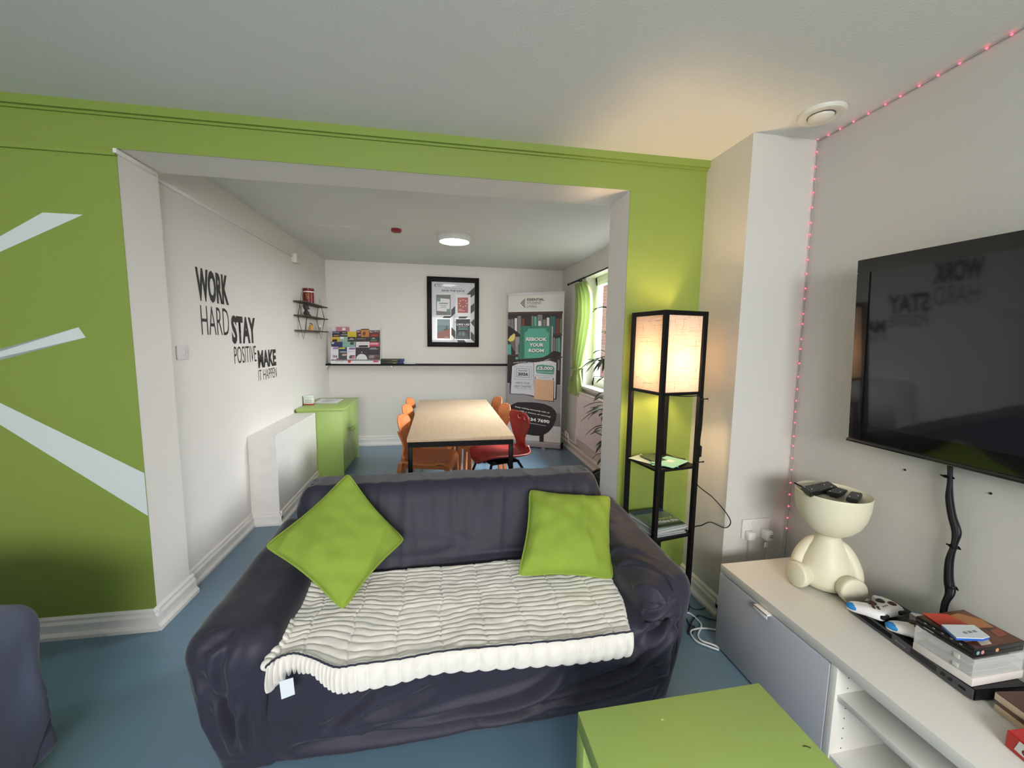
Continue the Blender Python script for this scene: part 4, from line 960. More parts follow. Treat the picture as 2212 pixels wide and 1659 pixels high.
# light switch
ls = thing('light_switch', 'white single light switch plate on the left dining wall', 'light switch', (XL, 2.515, 1.33))
B().box((XL, 2.465, 1.295), (XL + .011, 2.56, 1.372), .003).obj('switch_plate', M('switch plastic', (218, 214, 214), .3), ls)
B().box((XL + .010, 2.506, 1.325), (XL + .016, 2.522, 1.345), .002).obj('rocker', M('switch plastic', (218, 214, 214), .3), ls)

# ------------------------------------------------------------------ diamond wire shelf with ornaments
WS = thing('wire_shelf', 'small three tier shelf with black diamond wire ends high on the left wall', 'shelf', (XL + .05, 4.7, 1.42))
wx0, wx1 = XL + .006, XL + .092
SY = (4.40, 5.02)
for y in SY:
    B().tube([((wx0 + wx1) / 2, y, 1.875), (wx0, y, 1.64), ((wx0 + wx1) / 2, y, 1.41), (wx1, y, 1.64)], .0038, 6, closed=True).obj('wire_end', BLACK, WS)
SWD = M('dark stained shelf wood', (72, 60, 52), .6, var=.15, vscale=14)
for z, e in ((1.775, .0), (1.638, .0), (1.49, .0)):
    k = .004; B().box((XL + .003, SY[0] - .11, z), (XL + .105, SY[1] + .11, z + .012), .001).obj('shelf_board', SWD, WS)
tn = thing('storage_tin', 'tall dark red tin with lid on the top tier of the wire shelf', 'tin', (XL + .052, 4.66, 1.787))
c = (XL + .052, 4.62, 1.7875)
B().lathe([(0, 0), (.05, 0), (.05, .135), (0, .135)], c, 28).obj('tin_body', M('dark red tin', (122, 22, 26), .35), tn)
B().lathe([(.0505, .126), (.052, .128), (.052, .152), (.046, .156), (0, .157)], c, 28).obj('lid', M('red tin lid', (110, 20, 24), .3), tn)
B().lathe([(.0507, .112), (.0512, .114), (.0512, .122), (.0507, .124)], c, 28).obj('white_band', CREAMT, tn)
tp = Plane((0, 4.62 - .0515, 0), (1, 0, 0), n=(0, -1, 0)); tp.text('tin_text', 'TEA', (XL + .035, 1.88, XL + .07, 1.83), M('gold print', (196, 150, 80), .5), tn, px=False, off=.001)
fx = thing('animal_ornament', 'dark grey fox shaped ornament on the middle tier of the wire shelf', 'ornament', (XL + .05, 4.50, 1.65))
FX = M('dark stone', (70, 64, 58), .8, var=.15)
cy, cx, cz = 4.50, XL + .055, 1.6502
b = B(); b.sph((cx, cy + .01, cz + .026), .03, (1, 1.5, .85)); b.cyl((cx, cy, cz + .03), (cx, cy - .005, cz + .07), .02, .014, 12); b.obj('body', FX, fx)
b = B(); b.sph((cx, cy, cz + .085), .03, (.9, 1.15, .9)); b.cyl((cx - .012, cy - .028, cz + .095), (cx - .014, cy - .036, cz + .116), .014, .003, 8); b.cyl((cx + .004, cy + .026, cz + .095), (cx + .004, cy + .034, cz + .116), .014, .003, 8)
b.cyl((cx + .01, cy, cz + .08), (cx + .035, cy, cz + .072), .016, .005, 10); b.obj('head', FX, fx)
B().tube([(cx, cy + .03, cz + .02), (cx + .01, cy + .07, cz + .01), (cx + .01, cy + .10, cz + .008)], .010, 8, smooth=5).obj('tail', FX, fx)
oh = thing('ornament_fruit', 'small orange yellow ornament with dark leaf on the bottom tier of the wire shelf', 'ornament', (XL + .05, 4.64, 1.503))
c = Vector((XL + .055, 4.64, 1.5022))
B().lathe([(0, 0), (.024, 0), (.026, .02), (.02, .05), (.010, .062), (0, .064)], c, 16).obj('body', M('ochre ornament', (206, 156, 84), .6), oh)
b = B(); b.tube([c + Vector((0, -.04, .068)), c + Vector((0, 0, .076)), c + Vector((.005, .045, .056))], .005, 6, smooth=4); b.obj('leaf', M('dark leaf', (60, 62, 60), .7), oh)
bt = thing('small_bottle', 'tiny white and grey bottle at the right of the bottom tier of the wire shelf', 'bottle', (XL + .05, 4.98, 1.503))
c = Vector((XL + .06, 4.95, 1.5022)); B().lathe([(0, 0), (.014, 0), (.014, .035), (.008, .045), (0, .046)], c, 14).obj('body', M('grey glaze', (150, 144, 156), .3), bt)
B().lathe([(0, .044), (.011, .046), (.011, .072), (0, .074)], c, 14).obj('cap', CREAMT, bt)

# ------------------------------------------------------------------ curtain, rod
rod = thing('curtain_rod', 'thin black curtain rod above the dining window', 'curtain rod', (XR - .07, 4.2, 2.2))
r0 = onx(1241, 609, XR - .065); rz = r0.z
B().cyl((XR - .065, 5.02, rz), (XR - .065, 3.0, rz), .0085, seg=12).obj('rod', BLKM, rod)
B().sph((XR - .065, 5.03, rz), .015).obj('finial', BLKM, rod)
for y in (4.72, 3.2): B().cyl((XR - .065, y, rz), (XR, y, rz), .007, seg=8).cyl((XR - .006, y, rz), (XR, y, rz), .02, seg=12).obj('rod_bracket', BLKM, rod)
CURT = M('lime curtain fabric', (160, 178, 112), .85, var=.04, vscale=8, sheen=.2)
nt = CURT.node_tree; pb = nt.nodes['Principled BSDF']; tr = nt.nodes.new('ShaderNodeBsdfTranslucent'); tr.inputs[0].default_value = (lin(140), lin(160), lin(92), 1)
mx = nt.nodes.new('ShaderNodeMixShader'); mx.inputs[0].default_value = .25; out = nt.nodes['Material Output']
nt.links.new(pb.outputs[0], mx.inputs[1]); nt.links.new(tr.outputs[0], mx.inputs[2]); nt.links.new(mx.outputs[0], out.inputs[0])
cu = thing('curtain', 'lime green curtain tied back at the far side of the dining window', 'curtain', (XR - .07, 4.7, .85))
rows = [(614, 1243, 1264), (622, 1243, 1268), (655, 1242, 1277), (700, 1240, 1275), (740, 1238, 1267), (770, 1237, 1260), (795, 1239, 1252.5), (806, 1238, 1252), (818, 1234, 1253), (832, 1230, 1254), (846, 1228, 1256)]
rw = [(v, onx(a, v, XR - .07), onx(c_, v, XR - .07)) for v, a, c_ in rows]
L_ = crom([r_[1] for r_ in rw], 8); R_ = crom([r_[2] for r_ in rw], 8)
def curf(u, v):
    i = v * (len(L_) - 1); a = L_[min(len(L_) - 1, int(i))]; c_ = R_[min(len(R_) - 1, int(i))]
    p = a.lerp(c_, u); w = (a - c_).length
    p.x += .028 * math.sin(u * math.pi * 9 + .6 * math.sin(v * 5)) * min(1, w / .25) - .0 + .01 * noise.noise(p * 5)
    p.z = a.z + (c_.z - a.z) * 0 - .01 * math.sin(u * 3)
    return p
b = B(); b.grid(curf, 90, len(L_) - 1); o = b.obj('curtain_fabric', CURT, cu, ang=180)
b = B(); a = onx(1239, 797, XR - .07); c_ = onx(1252.5, 797, XR - .07)
b.tube([a + Vector((-.035, 0, .0)), (a + c_) / 2 + Vector((-.055, 0, -.01)), c_ + Vector((-.03, 0, .01)), c_ + Vector((.04, 0, .02)), (a + c_) / 2 + Vector((.05, 0, .02)), a + Vector((.03, 0, .01))], .014, 8, smooth=5, closed=True); b.obj('tieback', CURT, cu)
for k in range(7):
    y = 4.93 - k * .075; b = B(); b.lathe([(.011, -.0015), (.0135, 0), (.011, .0015), (.0095, 0), (.011, -.0015)], (XR - .065, y, rz), 14, Matrix.Rotation(R(90), 4, 'X')); b.obj('curtain_ring', BLKM, cu)

# ------------------------------------------------------------------ radiator and pipes
RADM = M('radiator enamel', (232, 222, 218), .35)
rd = thing('radiator', 'white ribbed panel radiator under the dining window', 'radiator', (XR - .07, 4.0, .25))
def radf(u, v): 
    y = 3.1 + 1.45 * u
    return Vector((XR - .075 - .011 * (1 if math.sin(u * math.pi * 2 * 30) > 0 else 0) * (1 if .06 < v < .92 else 0), y, .26 + .56 * v))
b = B(); b.grid(radf, 240, 24); b.box((XR - .076, 3.1, .26), (XR - .03, 4.55, .82)); b.obj('panel', RADM, rd, ang=20, recalc=False)
b = B(); b.box((XR - .085, 3.1, .82), (XR - .025, 4.55, .832), .003); b.obj('top_grille', RADM, rd)
b = B(); b.cyl((XR - .055, 4.60, .182), (XR - .055, 4.60, .30), .012, seg=10); b.cyl((XR - .055, 4.60, .29), (XR - .055, 4.54, .29), .010, seg=10); b.cyl((XR - .055, 4.60, .30), (XR - .055, 4.60, .35), .018, seg=12); b.obj('valve', RADM, rd)
for yy in (3.4, 4.3): B().box((XR - .03, yy, .35), (XR - .002, yy + .03, .7)).obj('wall_bracket', RADM, rd, smooth=False)
pi_ = thing('heating_pipes', 'pair of white heating pipes along the skirting under the radiator', 'pipes', (XR - .05, 4.0, .1))
B().tube([(XR - .06, 5.45, .125), (XR - .06, 2.5, .125)], .011, 10).obj('pipe', RADM, pi_)
B().tube([(XR - .055, 5.45, .17), (XR - .055, 4.66, .17), (XR - .055, 4.60, .17), (XR - .055, 4.60, .22)], .011, 10).obj('pipe', RADM, pi_)
B().tube([(XR - .075, 4.80, .125), (XR - .09, 4.80, .23), (XR - .08, 4.95, .25), (XR - .06, 4.97, .17)], .009, 8, smooth=6).obj('pipe_loop', RADM, pi_)

# ------------------------------------------------------------------ tall plant by the window
PG = M('dark green plant leaf', (42, 62, 34), .5, var=.2, vscale=12); CANE = M('brown cane', (92, 74, 52), .8)
plant = thing('potted_plant', 'tall leafy plant with narrow drooping leaves behind the right side of the opening', 'plant', (1.46, 3.25, 0))
POT = M('dark planter', (56, 54, 56), .6)
B().lathe([(0, 0), (.10, 0), (.13, .24), (.135, .25), (.12, .25), (.115, .22), (0, .22)], (1.46, 3.25, 0), 28).obj('pot', POT, plant)
rnd = random.Random(4)
for k, (dx, dy, h) in enumerate(((-.02, .0, 1.75), (.03, .04, 1.35), (-.01, -.04, 1.0))):
    B().tube([(1.50 + dx, 3.25 + dy, .2), (1.50 + dx * 2 - .01, 3.25 + dy * 2, h * .5), (1.50 + dx - .03, 3.25 + dy, h)], .010, 8, smooth=5).obj('cane', CANE, plant)
def leaf(b, base, d, L, w, droop):
    d = d.normalized(); side = d.cross(Vector((0, 0, 1))).normalized(); prev = None
    for i in range(9):
        t = i / 8; c = base + d * L * t + Vector((0, 0, -droop * L * t * t)); ww = w * math.sin(math.pi * min(1, .12 + t * .88)) ** .7 * (1 if t < 1 else .05)
        q = [b.bm.verts.new(c - side * ww), b.bm.verts.new(c + Vector((0, 0, .004))), b.bm.verts.new(c + side * ww)]
        if prev:
            for j in range(2): b.bm.faces.new((prev[j], prev[j + 1], q[j + 1], q[j]))
        prev = q
for z, n_, L in ((1.72, 7, .2), (1.52, 5, .16), (1.30, 13, .25), (1.24, 10, .22), (1.10, 7, .18), (.98, 6, .15), (.86, 12, .25), (.80, 9, .22), (.66, 8, .20), (.54, 8, .18), (.42, 6, .15), (.30, 6, .14)):
    b = B(); a0 = rnd.random() * 6; c = Vector((1.455 + rnd.uniform(-.03, .01), 3.25 + rnd.uniform(-.03, .03), z))
    for i in range(n_):
        a = a0 + 2 * math.pi * i / n_ + rnd.uniform(-.2, .2)
        leaf(b, c + Vector((0, 0, rnd.uniform(-.03, .03))), Vector((math.cos(a), math.sin(a), rnd.uniform(.1, .7))), L * rnd.uniform(.7, 1.05), .0175, rnd.uniform(.3, .9))
    o = b.obj('leaf_cluster', PG, plant, ang=180); m = o.modifiers.new('thickness', 'SOLIDIFY'); m.thickness = .0012

# ------------------------------------------------------------------ ceiling fittings
cl = thing('ceiling_light', 'round flush white ceiling light, lit, in the dining area', 'ceiling light', (.145, 3.93, 2.33))
cc = (.145, 3.93, 2.4)
B().lathe([(0, 0), (.155, 0), (.158, -.012), (.155, -.05), (.150, -.058), (.138, -.06), (.136, -.05), (0, -.05)], cc, 48).obj('light_base', M('white light housing', (222, 222, 220), .35), cl)
LMP = M('lit diffuser', (255, 250, 242), .4, emit=26)
B().lathe([(0, -.066), (.07, -.065), (.11, -.062), (.135, -.055), (.136, -.0505), (0, -.0505)], cc, 48).obj('diffuser', LMP, cl)
rs = thing('heat_detector', 'small round red detector on the dining ceiling with thin surface cable', 'detector', (-.373, 3.824, 2.36))
B().lathe([(0, 0), (.045, 0), (.045, -.02), (.035, -.028), (0, -.03)], (-.373, 3.824, 2.4), 24).obj('detector_body', M('red detector plastic', (150, 44, 36), .4), rs)
e = onz(580, 488, 2.4); B().box((XL + .01, 3.818, 2.394), (-.41, 3.83, 2.4), .001).obj('surface_cable', CEIL, rs)
vt = thing('ceiling_vent', 'round white air valve on the lounge ceiling near the television wall corner', 'vent', (1.60, 1.545, 2.37))
vc = (1.597, 1.545, 2.4)
B().lathe([(.088, 0), (.088, -.006), (.082, -.014), (.062, -.018), (.050, -.012), (.046, 0)], vc, 40).obj('outer_ring', M('vent plastic', (214, 214, 204), .4), vt)
B().lathe([(0, -.03), (.032, -.029), (.044, -.022), (.046, -.014), (.03, -.006), (0, 0)], vc, 40).obj('centre_disc', M('vent plastic', (214, 214, 204), .4), vt)
# ------------------------------------------------------------------ brick house seen through the dining window
bm_ = bpy.data.materials.new('red brick'); bm_.use_nodes = True; nt = bm_.node_tree; pb = nt.nodes['Principled BSDF']; pb.inputs['Roughness'].default_value = .9
br = nt.nodes.new('ShaderNodeTexBrick'); tc = nt.nodes.new('ShaderNodeTexCoord'); mp = nt.nodes.new('ShaderNodeMapping'); mp.inputs['Rotation'].default_value = (R(90), 0, R(90))
br.inputs['Color1'].default_value = (lin(170), lin(120), lin(104), 1); br.inputs['Color2'].default_value = (lin(150), lin(100), lin(88), 1); br.inputs['Mortar'].default_value = (.5, .47, .43, 1)
br.inputs['Scale'].default_value = 4.4; nt.links.new(tc.outputs['Object'], mp.inputs[0]); nt.links.new(mp.outputs[0], br.inputs['Vector']); nt.links.new(br.outputs[0], pb.inputs['Base Color'])
hs = thing('house', 'red brick house glimpsed through the dining window', 'house', (6.5, 14.5, -.2))
B().box((5.6, 12.2, -.4), (7.5, 17, 5.2)).obj('brick_wall', bm_, hs, smooth=False)
B().hexa([(5.3, 11.9, 5.2), (7.8, 11.9, 5.2), (7.8, 17.3, 5.2), (5.3, 17.3, 5.2)], [(6.5, 12.0, 6.6), (6.6, 12.0, 6.6), (6.6, 17.2, 6.6), (6.5, 17.2, 6.6)]).obj('roof', M('slate roof', (90, 88, 92), .8), hs, smooth=False)
gd = struct(B().box((2.1, -6, -.5), (30, 30, -.3)).obj('ground_outside', M('outdoor paving', (150, 148, 140), .9, var=.1), smooth=False))
# ------------------------------------------------------------------ shelf floor lamp
LB = M('black lacquered wood', (13, 12, 13), .45, spec=.25)
LN = Vector((1.053, 1.748, 0)); LR = Vector((1.308, 1.792, 0)); lx = (LR - LN).normalized(); ly = Vector((-lx.y, lx.x, 0)); LS = .26; PW = .021
fl = thing('floor_lamp', 'tall square black shelf lamp with lit cream shade by the green wall', 'floor lamp', tuple(LN + (lx + ly) * LS / 2))
def LP(a, c, z): return LN + lx * a + ly * c + Vector((0, 0, z))
def lbox(b, a0, a1, c0, c1, z0, z1): return b.hexa([LP(a0, c0, z0), LP(a1, c0, z0), LP(a1, c1, z0), LP(a0, c1, z0)], [LP(a0, c0, z1), LP(a1, c0, z1), LP(a1, c1, z1), LP(a0, c1, z1)])
for a in (0, LS - PW):
    for c in (0, LS - PW): b = B(); lbox(b, a, a + PW, c, c + PW, 0, 1.58); b.obj('post', LB, fl, smooth=False)
for z0, z1 in ((1.558, 1.58), (1.168, 1.182)):
    for q in ((PW, LS - PW, 0.002, .016), (PW, LS - PW, LS - .016, LS - .002), (.002, .016, PW, LS - PW), (LS - .016, LS - .002, PW, LS - PW)):
        b = B(); lbox(b, *q, z0, z1); b.obj('rail', LB, fl, smooth=False)
for z in (.785, .42): b = B(); lbox(b, .004, LS - .004, .004, LS - .004, z, z + .013); b.obj('shelf', LB, fl, smooth=False)
# textured translucent shade
sm_ = bpy.data.materials.new('lit linen shade'); sm_.use_nodes = True; nt = sm_.node_tree; nt.nodes.clear()
o_ = nt.nodes.new('ShaderNodeOutputMaterial'); mx = nt.nodes.new('ShaderNodeMixShader'); mx.inputs[0].default_value = .42
tr = nt.nodes.new('ShaderNodeBsdfTranslucent'); df = nt.nodes.new('ShaderNodeBsdfDiffuse')
tc = nt.nodes.new('ShaderNodeTexCoord'); prev = None
for sc_ in ((4, 4, 90), (70, 70, 5)):
    mp = nt.nodes.new('ShaderNodeMapping'); mp.inputs['Scale'].default_value = sc_; nt.links.new(tc.outputs['Object'], mp.inputs[0])
    nz = nt.nodes.new('ShaderNodeTexNoise'); nz.inputs['Scale'].default_value = 3.0; nz.inputs['Detail'].default_value = 1; nt.links.new(mp.outputs[0], nz.inputs['Vector'])
    mr = nt.nodes.new('ShaderNodeMapRange'); mr.inputs['From Min'].default_value = .64; mr.inputs['From Max'].default_value = .70; mr.inputs['To Min'].default_value = 1; mr.inputs['To Max'].default_value = .62; nt.links.new(nz.outputs['Fac'], mr.inputs['Value'])
    if prev: 
        mu = nt.nodes.new('ShaderNodeMath'); mu.operation = 'MULTIPLY'; nt.links.new(prev, mu.inputs[0]); nt.links.new(mr.outputs[0], mu.inputs[1]); prev = mu.outputs[0]
    else: prev = mr.outputs[0]
vm = nt.nodes.new('ShaderNodeVectorMath'); vm.operation = 'SCALE'; vm.inputs[0].default_value = (.86, .76, .66); nt.links.new(prev, vm.inputs['Scale'])
vm2 = nt.nodes.new('ShaderNodeVectorMath'); vm2.operation = 'SCALE'; vm2.inputs[0].default_value = (.18, .14, .105); nt.links.new(prev, vm2.inputs['Scale']); nt.links.new(vm2.outputs[0], tr.inputs[0]); nt.links.new(vm.outputs[0], df.inputs[0]); nt.links.new(df.outputs[0], mx.inputs[1]); nt.links.new(tr.outputs[0], mx.inputs[2]); nt.links.new(mx.outputs[0], o_.inputs[0])
b = B(); s0, s1 = .0145, LS - .0145
lbox(b, s0, s1, s0, s0 + .0006, 1.175, 1.565); lbox(b, s0, s1, s1 - .0006, s1, 1.175, 1.565); lbox(b, s0, s0 + .0006, s0, s1, 1.175, 1.565); lbox(b, s1 - .0006, s1, s0, s1, 1.175, 1.565)
# single-layer cloth walls
b = B()
for (a0, c0, a1, c1) in ((s0, s0, s1, s0), (s1, s0, s1, s1), (s1, s1, s0, s1), (s0, s1, s0, s0)):
    v = [b.bm.verts.new(LP(a0, c0, 1.175)), b.bm.verts.new(LP(a1, c1, 1.175)), b.bm.verts.new(LP(a1, c1, 1.562)), b.bm.verts.new(LP(a0, c0, 1.562))]; b.bm.faces.new(v)
b.obj('lamp_shade', sm_, fl, smooth=False, recalc=False)
LC = LP(LS / 2, LS / 2, 0)
BULB = M('glowing bulb', (255, 214, 150), .4, emit=6)
b = B(); lbox(b, LS / 2 - .008, LS / 2 + .008, .01, LS - .01, 1.168, 1.18); b.obj('bulb_crossbar', LB, fl, smooth=False)
b = B(); b.cyl(LC + Vector((0, 0, 1.18)), LC + Vector((0, 0, 1.235)), .016, seg=14); b.obj('bulb_holder', LB, fl)
pl_ = bpl_light = bpy.data.lights.new('lamp_bulb_light', 'POINT'); pl_.energy = 20; pl_.color = (1.0, .66, .36); pl_.shadow_soft_size = .05
po = bpy.data.objects.new('lamp_bulb_light', pl_); COL.objects.link(po); po.location = LC + Vector((0, 0, 1.33)); 
b = B(); b.cyl(LC + Vector((0, 0, 1.236)), LC + Vector((0, 0, 1.262)), .014, .026, seg=14); b.obj('bulb_neck', CREAMT, fl)
# cord down the right post, switch, clips
CRD = M('black flex', (12, 12, 13), .5)
def rp_(z, o=.012, c=.012): return LP(LS + o, c, z)
B().tube([LP(LS * .3, .02, 1.166), LP(LS * .6, .0, 1.162), rp_(1.155, .004), rp_(1.10, .014), rp_(1.0, .014), rp_(.93, .008), rp_(.90, .010)], .0028, 6, smooth=6).obj('cord', CRD, fl)
pfx = lambda u, v, y: ony(u, v, y)
B().tube([rp_(.84, .010), rp_(.78, .006), rp_(.70, .004), ony(1540, 1075, 1.73), ony(1570, 1110, 1.70), ony(1578, 1130, 1.70), ony(1565, 1140, 1.71), ony(1535, 1128, 1.73), ony(1515, 1135, 1.76), rp_(.46, .010), rp_(.42, .004), rp_(.2, .006), rp_(.02, .01), LP(LS + .08, -.02, .006), LP(LS + .2, .04, .006)], .0028, 6, smooth=8).obj('cord', CRD, fl)
b = B(); lbox(b, LS + .001, LS + .020, .002, .02, .84, .90); bmesh.ops.bevel(b.bm, geom=b.bm.edges[:], offset=.004, segments=2, affect='EDGES'); b.obj('inline_switch', CRD, fl)
for z in (1.145, .818): b = B(); b.cyl(LP(LS - .028, -.004, z), LP(LS + .026, -.004, z), .003, seg=8); b.cyl(LP(LS + .024, -.004, z - .004), LP(LS + .024, -.004, z + .004), .004, seg=8); b.obj('cord_clip', CRD, fl)
# leaflets on the middle lamp shelf
def flatcard(b, c, w, h, ang, z, th): 
    r = Matrix.Rotation(R(ang), 3, 'Z'); pts = [Vector(c) + (r @ Vector((x, y, 0))) for x, y in ((-w / 2, -h / 2), (w / 2, -h / 2), (w / 2, h / 2), (-w / 2, h / 2))]
    b.prism([Vector((p.x, p.y, z)) for p in pts], (0, 0, th)); return pts
cards = [((.075, .15), .10, .15, 30, (190, 204, 200), 'pale grey green', 1), ((.12, .11), .105, .148, -20, (120, 190, 176), 'teal', 2), ((.165, .13), .10, .15, 50, (34, 40, 40), 'black edged', 3), ((.14, .075), .10, .148, -58, (150, 206, 196), 'mint green front', 4), ((.10, .16), .07, .1, 10, (70, 84, 70), 'dark green', 5)]
for (a, c), w, h, ang, cc, nm, k in cards:
    p = LP(a, c, 0); z = .7985 + k * .0022
    t = thing('lamp_leaflet', '%s leaflet lying on the middle shelf of the floor lamp' % nm, 'leaflet', (p.x, p.y, z), 'leaflets on the lamp shelf')
    b = B(); flatcard(b, p, w * 1.22, h * 1.22, ang, z, .0016); b.obj('card', M('lampcard ' + nm, cc, .35), t, smooth=False)
    if k in (2, 4):
        b = B(); flatcard(b, p + Vector((.01, .01, 0)), w * .35, h * .3, ang, z + .0016, .0003); b.obj('printed_patch', M('white dark print', (220, 222, 220) if k == 2 else (70, 40, 40), .5), t, smooth=False)
# magazines on the lower lamp shelf
rnd = random.Random(3)
for k in range(11):
    p = LP(.125 + rnd.uniform(-.006, .006), .128 + rnd.uniform(-.008, .008), 0); z = .4335 + k * .0042; ang = 9.5 + rnd.uniform(-4, 4)
    top_ = k == 10
    t = thing('magazine', ('green and blue covered magazine on top of the stack on the lower lamp shelf' if top_ else 'thin magazine in the stack on the lower lamp shelf'), 'magazine', (p.x, p.y, z), None if top_ else 'magazines on the lower lamp shelf')
    b = B(); flatcard(b, p, .205, .215, ang, z, .0038); b.obj('pages', M('magazine pages %d' % (k % 3), ((168, 176, 176), (130, 138, 134), (190, 192, 190))[k % 3], .5) if not top_ else M('magazine cover', (104, 122, 104), .3, var=.35, vscale=14), t, smooth=False)
    if top_:
        rr = Matrix.Rotation(R(ang), 3, 'Z'); pm = Plane(p + Vector((0, 0, z + .0038)), rr @ Vector((1, 0, 0)), rr @ Vector((0, 1, 0)), (0, 0, 1))
        pm.poly('blue_band', [(-.1, .06), (.1, .06), (.1, .105), (-.1, .105)], M('navy cover band', (36, 54, 92), .35), t, off=.0003, th=.0003, px=False)
        pm.poly('red_flash', [(.0, .025), (.035, .03), (.032, .05), (-.005, .045)], M('red flash', (196, 60, 50), .4), t, off=.0003, th=.0003, px=False)
        pm.text('cover_text', 'Make the', (-.03, -.035, .095, -.062), CREAMT, t, off=.0008, bold=.03, px=False)
        pm.text('cover_text', 'years of', (.0, -.008, .085, -.03), M('yellow print', (214, 204, 90), .5), t, off=.0008, bold=.03, px=False)
        pm.poly('dark_footer', [(-.10, -.075), (.10, -.075), (.10, -.1), (-.10, -.1)], M('dark footer', (40, 52, 56), .4), t, off=.0003, th=.0003, px=False)

# ------------------------------------------------------------------ floor cables by the bench
WC = M('white cable', (214, 220, 226), .4)
t = thing('floor_cable', 'white cable looped on the blue floor between sofa and tv bench', 'cable', tuple(onz(1500, 1350, 0)), 'cables on the floor beside the bench')
B().tube([onz(u, v, .006) for u, v in ((1478, 1322), (1492, 1326), (1508, 1340), (1515, 1352), (1508, 1372), (1516, 1384), (1538, 1392), (1560, 1402))], .0045, 8, smooth=8).obj('cable', WC, t)
t = thing('floor_cable', 'second white cable curling against the end of the tv bench', 'cable', tuple(onz(1510, 1380, 0)), 'cables on the floor beside the bench')
B().tube([onz(u, v, .008) for u, v in ((1548, 1361), (1520, 1357), (1498, 1360), (1492, 1368), (1505, 1385), (1530, 1396), (1553, 1404))], .0042, 8, smooth=8).obj('cable', WC, t)
t = thing('floor_cable', 'black flex tangled on the floor at the foot of the lamp', 'cable', tuple(onz(1500, 1340, 0)), 'cables on the floor beside the bench')
B().tube([onz(u, v, .006) for u, v in ((1480, 1330), (1490, 1350), (1500, 1354), (1494, 1368), (1486, 1366), (1496, 1340), (1510, 1330), (1530, 1336), (1555, 1342))], .003, 8, smooth=8).obj('cable', CRD, t)

# ------------------------------------------------------------------ wall socket with plugs
sp = Plane((0, PY, 0), (1, 0, 0), n=(0, -1, 0))
PLS = M('socket plastic', (216, 212, 210), .3)
so = thing('wall_socket', 'white double wall socket low on the pier beside the bench', 'socket', tuple(sp.P(*sp.ab(1629, 1141))))
sa0, sb1 = sp.ab(1602, 1122); sa1, sb0 = sp.ab(1657, 1158)
B().box((sa0, PY - .010, sb0), (sa1, PY, sb1), .003).obj('socket_plate', PLS, so)
for k in (.36, .58): x = sa0 + (sa1 - sa0) * k; B().box((x - .006, PY - .0135, sb1 - .026), (x + .006, PY - .0095, sb1 - .010), .001).obj('switch', PLS, so)
def plug(lb, x, z, w, h, d):
    t = thing('plug', lb, 'plug', (x, PY - .01, z), 'plugs in the wall socket')
    B().box((x - w / 2, PY - .010 - d, z - h / 2), (x + w / 2, PY - .0102, z + h / 2), .007).obj('plug_body', M('plug plastic', (222, 220, 216), .35), t); return t
xa = sp.ab(1613, 1145)[0]; xb = sp.ab(1646, 1142)[0]; zz = sb0 + .022
pa = plug('round white plug in the left half of the wall socket', xa, zz + .004, .042, .042, .032)
B().tube([(xa, PY - .03, zz - .016), (xa + .001, PY - .028, zz - .06), (xa + .002, PY - .02, .30), (xa + .01, PY - .02, .04)], .0028, 8, smooth=5).obj('cord', M('grey white cord', (190, 188, 186), .5), pa)
pb_ = plug('square white usb charger in the right half of the wall socket', xb, zz + .006, .04, .05, .045)
b = B(); 
for z in (.0, .009): b.box((xb - .002, PY - .0565, zz - .002 + z), (xb + .016, PY - .055, zz + .001 + z))
b.obj('usb_port', INK, pb_, smooth=False)
B().tube([(xb, PY - .04, zz - .02), (xb + .001, PY - .036, zz - .06), (xb + .012, PY - .02, .32), (xb + .02, PY - .02, .04)], .002, 8, smooth=5).obj('cord', M('grey white cord', (190, 188, 186), .5), pb_)
B().box((xb - .012, PY - .038, zz - .062), (xb + .001, PY - .034, zz - .036), .001).box((xb + .004, PY - .038, zz - .062), (xb + .009, PY - .034, zz - .036), .001).obj('cord_label', CREAMT, pb_)

# ------------------------------------------------------------------ string of red lights
LEDM = M('lit red led', (255, 60, 84), .4, emit=6); WIRE = M('clear grey wire', (150, 146, 150), .4)
sl_ = thing('string_lights', 'string of tiny lit red lights along the ceiling edge and down the corner', 'string lights', tuple(TV(.02, .01, 2.38)))
path = [TV(.72, .008, 2.392), TV(.4, .008, 2.39), TV(.10, .010, 2.391), TV(.02, .012, 2.388), TV(.010, .012, 2.36), TV(.012, .010, 1.9), TV(.02, .010, 1.2), TV(.032, .010, .7), TV(.036, .012, .42), TV(.036, .012, .2)]
pp_ = crom(path, 30); B().tube([p + tvn * .001 * math.sin(i * .9) + tvd * .0015 * math.sin(i * .7) for i, p in enumerate(pp_)], .0018, 6).obj('wire', WIRE, sl_)
acc = 0; last = pp_[0]; nxt = .03
lb_ = B().sph((0, 0, 0), .0034, seg=8).obj('bulb', LEDM, sl_); lbm = lb_.data; bpy.data.objects.remove(lb_)
for p in pp_[1:]:
    acc += (p - last).length; last = p
    if acc >= nxt and p.z > .43:
        o = bpy.data.objects.new('bulb', lbm); COL.objects.link(o); o.location = p + tvn * .004; setp(o, sl_); nxt += .0625

